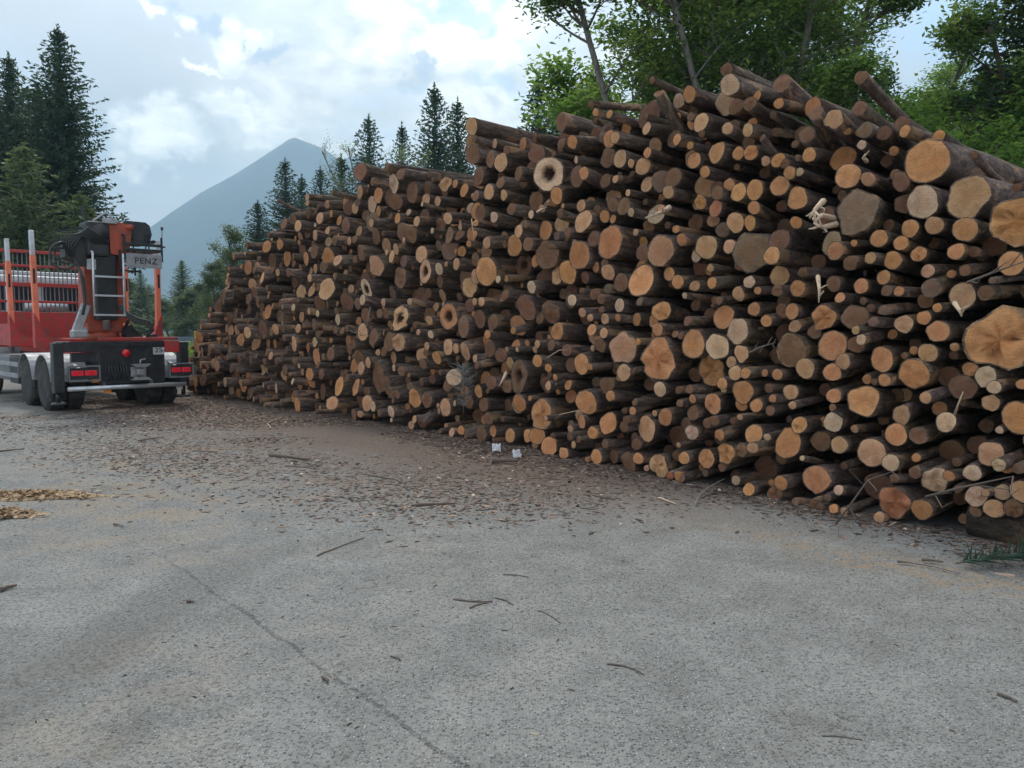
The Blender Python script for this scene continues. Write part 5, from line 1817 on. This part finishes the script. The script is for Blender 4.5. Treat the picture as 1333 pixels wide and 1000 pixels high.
# ------------------------------------------------------------------ guard rail, post, weeds at the back
def guard_rail():
    a = at_depth(150, 440, 62); b = at_depth(330, 440, 62)
    e = empty('guard_rail', (a.x, a.y, 0))
    tag(e, 'blue grey road guard rail seen in the gap between truck and pile', 'guard rail')
    L = (b - a).length
    m = MB()
    for z0, z1, y in ((.62, .74, 0), (.76, .82, -.04), (.84, .98, 0)): m.box(0, L, y - .02, y + .02, z0 + .1, z1 + .1)
    m.build('rail', M['blueg'], e)
    for i in range(int(L / 2)): MB().box(i * 2 + .1, i * 2 + .2, .03, .12, 0, 1.02).build('post', M['steel'], e)


guard_rail()
_p = at_depth(257, 440, 22.5)
e = empty('marker_post', (_p.x, _p.y, 0))
tag(e, 'yellow marker post half hidden behind the far end of the pile', 'post')
MB().box(-.02, .02, -.02, .02, 0, 1.5).build('post', M['steel'], e)
MB().box(-.07, .07, -.04, -.02, 1.22, 1.58, bev=.01).build('plate', M['yellow'], e)


def blades(n, region, h, name, mat, seed):
    rg = np.random.default_rng(seed)
    C = region(rg, n)
    a = rg.uniform(0, 6.28, n); hh = h * rg.uniform(.5, 1.2, n); ln = rg.normal(0, .35, (n, 2)) * hh[:, None]
    w = .012 + .01 * rg.random(n)
    s = np.stack([np.cos(a) * w, np.sin(a) * w, 0 * a], 1)
    mid = C + np.stack([ln[:, 0] * .3, ln[:, 1] * .3, hh * .6], 1)
    tip = C + np.stack([ln[:, 0], ln[:, 1], hh], 1)
    V = np.stack([C - s, C + s, mid + s * .8, mid - s * .8, tip], 1).reshape(-1, 3)
    k = np.arange(n)[:, None] * 5
    F = np.concatenate([k + np.array([[0, 1, 2, 3]]), k + np.array([[3, 2, 4, 4]])])
    F3 = np.concatenate([k + np.array([[0, 1, 2]]), k + np.array([[0, 2, 3]]), k + np.array([[3, 2, 4]])])
    o = link(name, mesh_np(name, V, F3), M[mat])
    tag(o, None, None, None, 'stuff')
    return o


def reg_back(rg, n):
    px = rg.uniform(-120, 330, n); d = rg.uniform(29, 60, n) ** 1.0
    return np.stack([(px - 666.5) / 1000 * d, d, np.zeros(n)], 1)


o = blades(26000, reg_back, .42, 'meadow_grass', 'larch', 5)
o['label'] = 'tall pale meadow grass behind the yard'


def reg_end(rg, n):
    c = ground_at(246, 500)
    q = rg.normal(0, 1, (n, 2)) * (.5, .5)
    return np.stack([c.x + q[:, 0] - .1, c.y + q[:, 1] + 3.2, np.zeros(n)], 1)


o = blades(2600, reg_end, 1.15, 'weeds', 'leaf_bright', 6)
o['label'] = 'tall green weeds by the far end of the pile'


# ------------------------------------------------------------------ litter on the asphalt
def mat_chip(name, stops, rough=0.9):
    m, t, b = new_mat(name)
    rp = t.new('ShaderNodeNewGeometry').outputs['Random Per Island']
    t.l.new(t.ramp(rp, stops, 'CONSTANT'), b.inputs['Base Color'])
    b.inputs['Roughness'].default_value = rough
    b.inputs['Specular IOR Level'].default_value = 0.2
    return m


M['chip'] = mat_chip('bark_chips', [(0, (0.06, 0.043, 0.035)), (.25, (0.10, 0.072, 0.058)), (.5, (0.16, 0.108, 0.082)), (.75, (0.23, 0.165, 0.125)), (.93, (0.32, 0.23, 0.175)), (.985, (0.50, 0.41, 0.31))])
M['pale_chip'] = mat_chip('pale_chips', [(0, (0.28, 0.18, 0.10)), (.4, (0.36, 0.25, 0.15)), (.75, (0.46, 0.34, 0.22)), (.92, (0.24, 0.15, 0.09))])
M['speck'] = mat_chip('dark_specks', [(0, (0.03, 0.025, 0.02)), (.5, (0.07, 0.05, 0.035)), (.8, (0.16, 0.115, 0.075)), (.95, (0.36, 0.28, 0.19))])

# curled flake: 3x2 strip with thickness
_cv = np.array([(-.5, -.5, 0), (0, -.55, .16), (.5, -.35, .02), (.5, .35, .0), (0, .5, .20), (-.5, .4, .03),
                (-.5, -.5, -.10), (0, -.55, .04), (.5, -.35, -.08), (.5, .35, -.10), (0, .5, .08), (-.5, .4, -.07)])
_cf = np.array([(0, 1, 4, 5), (1, 2, 3, 4), (11, 10, 7, 6), (10, 9, 8, 7), (0, 6, 7, 1), (1, 7, 8, 2), (2, 8, 9, 3), (3, 9, 10, 4), (4, 10, 11, 5), (5, 11, 6, 0)])


def scatter(name, mat, n, sampler, size, asp, seed, tilt=.22, label=None, thick=.5):
    rg = np.random.default_rng(seed)
    XY = sampler(rg, n)
    n = len(XY)
    s = np.exp(rg.uniform(math.log(size[0]), math.log(size[1]), n))
    a = rg.uniform(asp[0], asp[1], n)
    loc = np.stack([XY[:, 0], XY[:, 1], .006 * np.sin(XY[:, 0] * .9 + .4 * XY[:, 1]) + .005 * np.sin(XY[:, 1] * 1.3 - XY[:, 0] * .5) + s * .12 * thick + .001], 1)
    if XY.shape[1] > 2: loc[:, 2] += XY[:, 2]
    Rm = rand_rots(n, tilt, rg)
    V, F = instances(_cv, _cf, loc, Rm, np.stack([s * a, s, s * thick * rg.uniform(.5, 1.2, n)], 1))
    o = link(name, mesh_np(name, V, F), M[mat])
    tag(o, label, None, None, 'stuff')
    return o


def vnoise(x, y, seed):
    rg = np.random.default_rng(seed); s = 0
    for k in range(14):
        f = rg.uniform(.4, 3.2); a = rg.uniform(0, 6.28)
        s = s + np.sin(f * (x * math.cos(a) + y * math.sin(a)) + rg.uniform(0, 6.28)) / (f ** .5)
    return s / 4


def samp_band(rg, n):
    """near the pile foot, thinning outwards, wider towards the far end"""
    out = []
    while sum(map(len, out)) < n:
        u = rg.uniform(-7.5, 13.5, 6000)
        width = np.interp(u, [-7, -3, 0, 3, 7, 13], [.10, .18, .75, 1.8, 2.2, 2.0])
        dd = rg.exponential(1.0, 6000) * width
        w = np.interp(u, _wu, _ww) - dd + rg.uniform(0, .35, 6000)
        q = PB + EU * u[:, None] + EW * w[:, None]
        keep_ = (vnoise(q[:, 0], q[:, 1], 3) > rg.normal(-.1, .32, 6000)) & (dd < 7) & (rg.random(6000) < np.interp(u, [-7, -2, 1], [.25, .45, 1]))
        out.append(q[keep_])
    return np.concatenate(out)[:n]


def samp_wide(rg, n):
    out = []
    while sum(map(len, out)) < n:
        x = rg.uniform(-12, 5, 8000); y = 1.2 + 17 * rg.random(8000) ** .8
        q = np.stack([x, y], 1)
        _, w, _ = to_uwz_arr(q)
        out.append(q[(w < .2) & (vnoise(x, y, 9) > rg.normal(-.1, .6, 8000))])
    return np.concatenate(out)[:n]


def to_uwz_arr(q):
    d = q - PB
    return d @ EU, d @ EW, None


scatter('bark_litter', 'chip', 42000, samp_band, (.006, .034), (1.2, 3.6), 31, .20, 'brown bark flakes littering the ground along the foot of the pile')
scatter('bark_litter', 'chip', 9000, samp_band, (.006, .02), (1.5, 5), 32, .2, 'bark crumbs and splinters strewn from the pile foot towards the truck', .4)
scatter('ground_crumbs', 'speck', 9000, samp_wide, (.003, .010), (1.0, 4.5), 33, .12, 'fine crumbs and needles scattered over the grey asphalt', .45)


def samp_rect(px0, px1, py0, py1, k=.5):
    def f(rg, n):
        q = []
        for _ in range(n):
            g = ground_at(rg.normal((px0 + px1) / 2, (px1 - px0) * .28), rg.normal((py0 + py1) / 2, (py1 - py0) * .28))
            q.append((g.x, g.y))
        return np.array(q)
    return f


for i, (r_, n_, lab) in enumerate((((100, 330, 560, 620), 2600, 'bark scraps between the truck and the pile'), ((330, 860, 600, 680), 4500, 'reddish bark scraps in front of the middle of the pile'),
                                   ((0, 240, 545, 600), 1400, 'bark scraps behind the rear wheels of the truck'))):
    scatter('bark_scraps', 'chip', n_, samp_rect(*r_), (.006, .030), (1.3, 3.5), 50 + i, .2, lab)


def sawdust_heap(px, py, rx, ry, h, n, seed, lab):
    g = ground_at(px, py)
    rg = np.random.default_rng(seed)
    nr, na = 9, 34
    V = [(0, 0, h)]
    for i in range(1, nr):
        t = i / (nr - 1)
        for k in range(na):
            a = 2 * math.pi * k / na
            w = 1 + .16 * math.sin(3 * a + seed) + .1 * math.sin(7 * a)
            V.append((math.cos(a) * rx * t * w, math.sin(a) * ry * t * w, max(-.01, h * (1 - t) ** 1.2 * (1 + rg.normal(0, .14))) + (.002 if t < 1 else -.012)))
    F = []
    for k in range(na): F.append((0, 1 + k, 1 + (k + 1) % na, 1 + (k + 1) % na))
    F3 = [(0, 1 + k, 1 + (k + 1) % na) for k in range(na)]
    for i in range(nr - 2):
        for k in range(na):
            a, b_ = 1 + i * na + k, 1 + i * na + (k + 1) % na
            F3 += [(a, a + na, b_ + na), (a, b_ + na, b_)]
    o = link('sawdust_heap', mesh_np('sawdust_heap', V, F3, True), M['sawdust'], None, (g.x, g.y, .006))
    tag(o, lab, 'sawdust heap')
    q = rg.normal(0, .42, (n, 2)); rr = np.hypot(q[:, 0], q[:, 1])
    loc = np.stack([q[:, 0] * rx, q[:, 1] * ry, h * np.clip(1 - rr, 0, 1) ** 1.2 + .008], 1)
    s = rg.uniform(.01, .035, n)
    Vc, Fc = instances(_cv, _cf, loc, rand_rots(n, .5, rg), np.stack([s * rg.uniform(1, 3, n), s, s * .5], 1))
    c = link('chips', mesh_np('chips', Vc, Fc), M['pale_chip'], o)
    c['kind'] = 'stuff'


_m, _t, _b = new_mat('sawdust')
_f, _ = _t.noise(geo_pos(_t), 60, 4, .7)
_t.l.new(_t.ramp(_f, [(.3, (0.22, 0.14, 0.08)), (.6, (0.42, 0.29, 0.17)), (.75, (0.55, 0.41, 0.26))]), _b.inputs['Base Color'])
_b.inputs['Roughness'].default_value = .95
_t.l.new(_t.bump(_f, .8, .02), _b.inputs['Normal'])
M['sawdust'] = _m
sawdust_heap(38, 646, .62, .16, .035, 900, 1, 'pale sawdust heap at the picture edge, longer and farther of the two')
sawdust_heap(4, 670, .30, .15, .03, 500, 2, 'small pale sawdust heap nearer the camera than the long one')


def stick(px0, py0, px1, py1, r, lab, name='stick', cat='stick', mat='twig', bend=.08, z=None, z1=None, seed=0, forks=0):
    rg = np.random.default_rng(int(px0 * 7 + py0) + seed)
    a = ground_at(px0, py0); b = ground_at(px1, py1)
    L = (b - a).length
    pts = []
    per = Vector((-(b - a).y, (b - a).x, 0))
    n = 7
    for i in range(n + 1):
        t = i / n
        p = a.lerp(b, t) + per * bend * math.sin(math.pi * t) + Vector((rg.normal(0, .012 * L), rg.normal(0, .012 * L), 0))
        zz = r * .7 + .002 + (z or 0) * math.sin(math.pi * t) + (z1 or 0) * t
        pts.append(Vector((p.x, p.y, zz)) - a)
    r = r * .75
    m = MB().tube(pts, [r * (1 - .45 * i / n) * rg.uniform(.85, 1.1) for i in range(n + 1)], 7)
    for k in range(forks):
        i = rg.integers(2, n)
        d = (pts[i] - pts[i - 1]).normalized()
        sd = Vector((-d.y, d.x, 0)) * (1 if k % 2 else -1)
        q = pts[i]
        m.tube([q, q + (d * .6 + sd * .5) * L * .16, q + (d * 1.3 + sd * .8 + Vector((0, 0, .06))) * L * .2], [r * .5, r * .35, r * .15], 5)
    o = m.build(name, M[mat])
    o.location = a
    tag(o, lab, cat)
    return o


stick(412, 726, 473, 703, .014, 'straight brown stick lying alone in the middle of the asphalt', bend=.01)
stick(352, 595, 402, 601, .035, 'thick barked stick end among the bark scraps by the truck side', bend=.03)
stick(398, 610, 414, 605, .012, 'short stick leaning on the scraps beside the thick one')
stick(372, 608, 410, 612, .014, 'thin stick under the thick barked one')
stick(536, 661, 592, 658, .022, 'dark bark strip lying crosswise in front of the pile middle')
stick(0, 589, 32, 586, .02, 'forked dark twig at the picture edge behind the truck', forks=3)
stick(557, 711, 636, 715, .006, 'long wiry twig flat on the asphalt')
stick(545, 749, 586, 735, .006, 'fine twig slanting on the asphalt below the wiry one', forks=2)
stick(655, 750, 688, 753, .009, 'small dark twig near the middle of the asphalt')
stick(590, 782, 640, 785, .009, 'crooked branching dark twig near the middle of the asphalt', forks=3, bend=-.05)
stick(612, 793, 636, 786, .008, 'short twig crossing the crooked branching one')
stick(645, 780, 668, 789, .008, 'short dark twig beside the crooked branching one')
stick(700, 796, 728, 812, .005, 'curled hair thin twig on the asphalt')
stick(420, 885, 427, 890, .013, 'small black lump of bark on the near asphalt', bend=.1)
stick(508, 856, 522, 861, .007, 'tiny dark splinter on the near asphalt')
stick(790, 866, 838, 880, .006, 'curved forked twig on the near asphalt', forks=2, bend=.15)
stick(1170, 733, 1250, 748, .006, 'long curved wire like twig in front of the near pile end', bend=.12)
stick(1168, 733, 1186, 735, .012, 'short black stick beside the long curved twig')
stick(1200, 731, 1228, 734, .016, 'peeled grey brown stick piece in front of the near pile end', mat='twig')
stick(1245, 722, 1330, 749, .008, 'bowed branch leaning out from under the near pile end', bend=.06, z=.05)
stick(1298, 905, 1325, 916, .010, 'crooked dark twig at the near edge of the asphalt', forks=3)
stick(1070, 960, 1122, 966, .006, 'thin brown splinter low on the near asphalt')
stick(148, 684, 160, 687, .012, 'dark bark bit past the long sawdust heap')
stick(243, 785, 252, 786, .014, 'black pebble like bark bit on the left asphalt')
stick(0, 771, 22, 765, .02, 'dark bark bit at the picture edge')
stick(905, 660, 942, 640, .009, 'pale splintered branch pointing out from the pile foot', mat='dead', z1=.12)
stick(858, 650, 880, 658, .014, 'pale wood slab by the pile foot', mat='splinter', bend=.02)
stick(640, 603, 675, 603, .045, 'short fallen log piece lying loose in front of the pile', name='short_log', mat='twig', bend=.0)
stick(1080, 687, 1092, 700, .006, 'thin twig under the near logs', z=.05)
stick(350, 560, 368, 546, .012, 'pale splinter near the far pile foot', mat='splinter', z1=.03)
stick(760, 645, 800, 652, .012, 'reddish stick in the bark bed at the pile foot')
stick(480, 620, 530, 632, .010, 'brown stick on the scraps ahead of the pile')
stick(250, 588, 290, 592, .010, 'brown stick on the scraps between truck and pile')
stick(180, 575, 215, 570, .016, 'dark stick behind the truck bumper')
stick(225, 516, 268, 488, .020, 'long bare branch leaning on the far end of the pile', z1=.55)


def scrap(px, py, w, d, seed, lab):
    g = ground_at(px, py)
    rg = np.random.default_rng(seed)
    n = 6
    V = [((i / n - .5) * w, (j / n - .5) * d, abs(rg.normal(0, .02)) + .035 * ((i + j) % 2) + .05 * (j / n)) for j in range(n + 1) for i in range(n + 1)]
    F = [(j * (n + 1) + i, j * (n + 1) + i + 1, (j + 1) * (n + 1) + i + 1, (j + 1) * (n + 1) + i) for j in range(n) for i in range(n)]
    o = link('paper_scrap', mesh_np('paper_scrap', V, F), M['paper'], None, (g.x, g.y, .02))
    o.rotation_euler = (.5, 0, rg.uniform(0, 2))
    s = o.modifiers.new('thickness', 'SOLIDIFY'); s.thickness = .003
    tag(o, lab, 'paper')


scrap(646, 589, .11, .08, 4, 'crumpled white paper scrap lying closest to the pile foot')
scrap(671, 598, .11, .08, 8, 'folded white paper scrap in front of the crumpled one')


# ------------------------------------------------------------------ broken wood and branches stuck in the pile
def wstick(pts, r, lab, name, cat, mat, kids=0, seed=1):
    """points given as picture directions on the pile face with how far they stand out of it"""
    P3 = []
    for (px, py, out) in pts:
        p, _ = hit_face(px, py, -out)
        P3.append(Vector(p))
    o0 = P3[0].copy()
    P3 = [p - o0 for p in P3]
    m = MB().tube(P3, [r * (1 - .7 * i / (len(P3) - 1)) for i in range(len(P3))], 6)
    rg = np.random.default_rng(seed)
    for k in range(kids):
        i = int(rg.integers(0, len(P3) - 1)); q = P3[i].lerp(P3[i + 1], rg.random())
        d = (P3[-1] - P3[0]); L = d.length
        e1 = q + Vector(rg.normal(0, 1, 3)).normalized() * L * .22 + d * .08
        e2 = e1 + Vector(rg.normal(0, 1, 3)).normalized() * L * .10 + d * .06
        m.tube([q, e1, e2], [r * .45, r * .3, r * .12], 5)
    o = m.build(name, M[mat]); o.location = o0
    tag(o, lab, cat)
    return o


wstick([(872, 270, .45), (862, 276, .55), (840, 284, .7)], .03, 'bright freshly broken splinter sticking out of the pile above the grey hearted end', 'wood_splinter', 'splinter', 'splinter', 3)
for i, q in enumerate((((1072, 262, .3), (1062, 272, .5), (1054, 284, .55)), ((1085, 285, .3), (1070, 280, .5), (1060, 290, .6)), ((1088, 292, .3), (1072, 296, .5), (1062, 292, .6)))):
    wstick(q, .03, ['upper bright torn branch stub beside the big grey end', 'middle bright torn branch stub beside the big grey end', 'lower bright torn branch stub beside the big grey end'][i], 'torn_stub', 'branch stub', 'splinter', 3, i + 3)
wstick([(1128, 210, .3), (1124, 206, .5), (1127, 200, .5)], .02, 'small white splinter on the slanting log below the top', 'wood_splinter', 'splinter', 'splinter', 1)
wstick([(700, 276, .3), (707, 272, .5), (711, 270, .5)], .02, 'pale split splinter fork above the lone tan end', 'wood_splinter', 'splinter', 'splinter', 2)
wstick([(659, 486, .2), (655, 494, .35), (650, 502, .4)], .03, 'white torn bark strip beside the three cornered butt', 'bark_strip', 'bark strip', 'splinter', 0)
wstick([(1065, 360, .3), (1067, 378, .5), (1066, 394, .5)], .02, 'white frayed strip hanging between the logs', 'bark_strip', 'bark strip', 'splinter', 3)
wstick([(1243, 395, .3), (1250, 405, .5), (1252, 412, .5)], .02, 'white frayed strip hanging beside the huge split butt', 'bark_strip', 'bark strip', 'splinter', 2)
wstick([(1260, 368, .4), (1290, 356, .5), (1335, 340, .5)], .012, 'thin grey branch sticking out above the huge split butt', 'thin_branch', 'branch', 'twig', 3)
wstick([(1082, 690, .3), (1105, 660, .5), (1130, 625, .5), (1165, 613, .3)], .010, 'thin forked branch arching over the logs near the ground', 'thin_branch', 'branch', 'twig', 5, 7)
wstick([(1205, 647, .3), (1250, 635, .5), (1320, 620, .5)], .012, 'thin branch lying across the splotchy cream end', 'thin_branch', 'branch', 'twig', 4, 8)
wstick([(455, 430, .4), (470, 437, .5), (500, 432, .6)], .008, 'bent bare twig with a loop on the dark side of the pile', 'thin_branch', 'branch', 'twig', 3, 9)
wstick([(482, 400, .4), (478, 420, .5), (490, 412, .5)], .010, 'hooked dark twig in front of the pale slot end', 'thin_branch', 'branch', 'twig', 2, 10)
wstick([(614, 300, .3), (614, 285, .4), (617, 312, .5)], .008, 'hanging pale twig under the far top logs', 'thin_branch', 'branch', 'splinter', 0, 11)
wstick([(700, 412, .4), (716, 396, .5), (732, 402, .5)], .008, 'arched twig around a brown end at mid pile', 'thin_branch', 'branch', 'twig', 2, 12)
wstick([(728, 540, .4), (750, 535, .4), (762, 536, .4)], .007, 'thin pale twig between the ragged butt and the round orange end', 'thin_branch', 'branch', 'splinter', 1, 13)
wstick([(712, 466, .4), (728, 456, .5), (740, 455, .4)], .007, 'short pale twig right of a small orange end', 'thin_branch', 'branch', 'splinter', 1, 14)
wstick([(1243, 540, .4), (1248, 525, .5), (1254, 510, .5)], .010, 'pale twig standing up from the eye shaped end', 'thin_branch', 'branch', 'splinter', 0, 15)
wstick([(975, 460, .3), (990, 452, .5), (1010, 446, .4)], .012, 'frayed grey twig beside the pale ringed ends', 'thin_branch', 'branch', 'twig', 6, 16)

# dead little spruce top hanging head down from the face
_p, _ = hit_face(603, 482, -.45)
e = empty('dead_spruce_top', tuple(_p))
tag(e, 'small grey dead spruce top hanging head down on the pile face', 'branch')
rg_ = np.random.default_rng(5)
MB().tube([(0, 0, .1), (.01, 0, -.25), (0, 0, -.62)], [.012, .01, .007], 6).build('stem', M['twig'], e)
tw = MB()
for i in range(46):
    z = -.5 + .55 * i / 46; L = .10 + .16 * (i / 46)
    a = rg_.uniform(0, 6.28); d = Vector((math.cos(a), math.sin(a), .35)) * L
    q = Vector((0, 0, z)); tw.tube([q, q + d * .6, q + d + Vector((0, 0, .03))], [.004, .003, .002], 4, False)
    for s in (-1, 1):
        sd = Vector((-math.sin(a), math.cos(a), .2)) * s * L * .4
        for f in (.4, .65, .85): tw.tube([q + d * f, q + d * f + sd * (1.2 - f)], [.003, .0015], 4, False)
o = tw.build('twigs', M['dead'] if 'dead' in M else M['larch'], e)
o['kind'] = 'stuff'

# green spruce sprig by the near foot
g = ground_at(1318, 742)
e = empty('spruce_sprig', tuple(g))
tag(e, 'green spruce sprig lying on the asphalt at the near foot of the pile', 'branch')
MB().tube([(-.35, .05, .03), (0, .1, .07), (.5, .2, .1)], [.007, .006, .003], 5).build('stem', M['twig'], e)
sp_ = MB()
for i in range(60):
    t = i / 60; q = Vector((-.3 + .8 * t, .06 + .12 * t, .04 + .06 * t))
    for s in (-1, 1):
        d = Vector((rg_.uniform(.05, .12), s * rg_.uniform(.06, .2), rg_.uniform(0, .09)))
        sp_.tube([q, q + d], [.006, .002], 4, False)
o = sp_.build('needles', M['needle'], e)
o['kind'] = 'stuff'
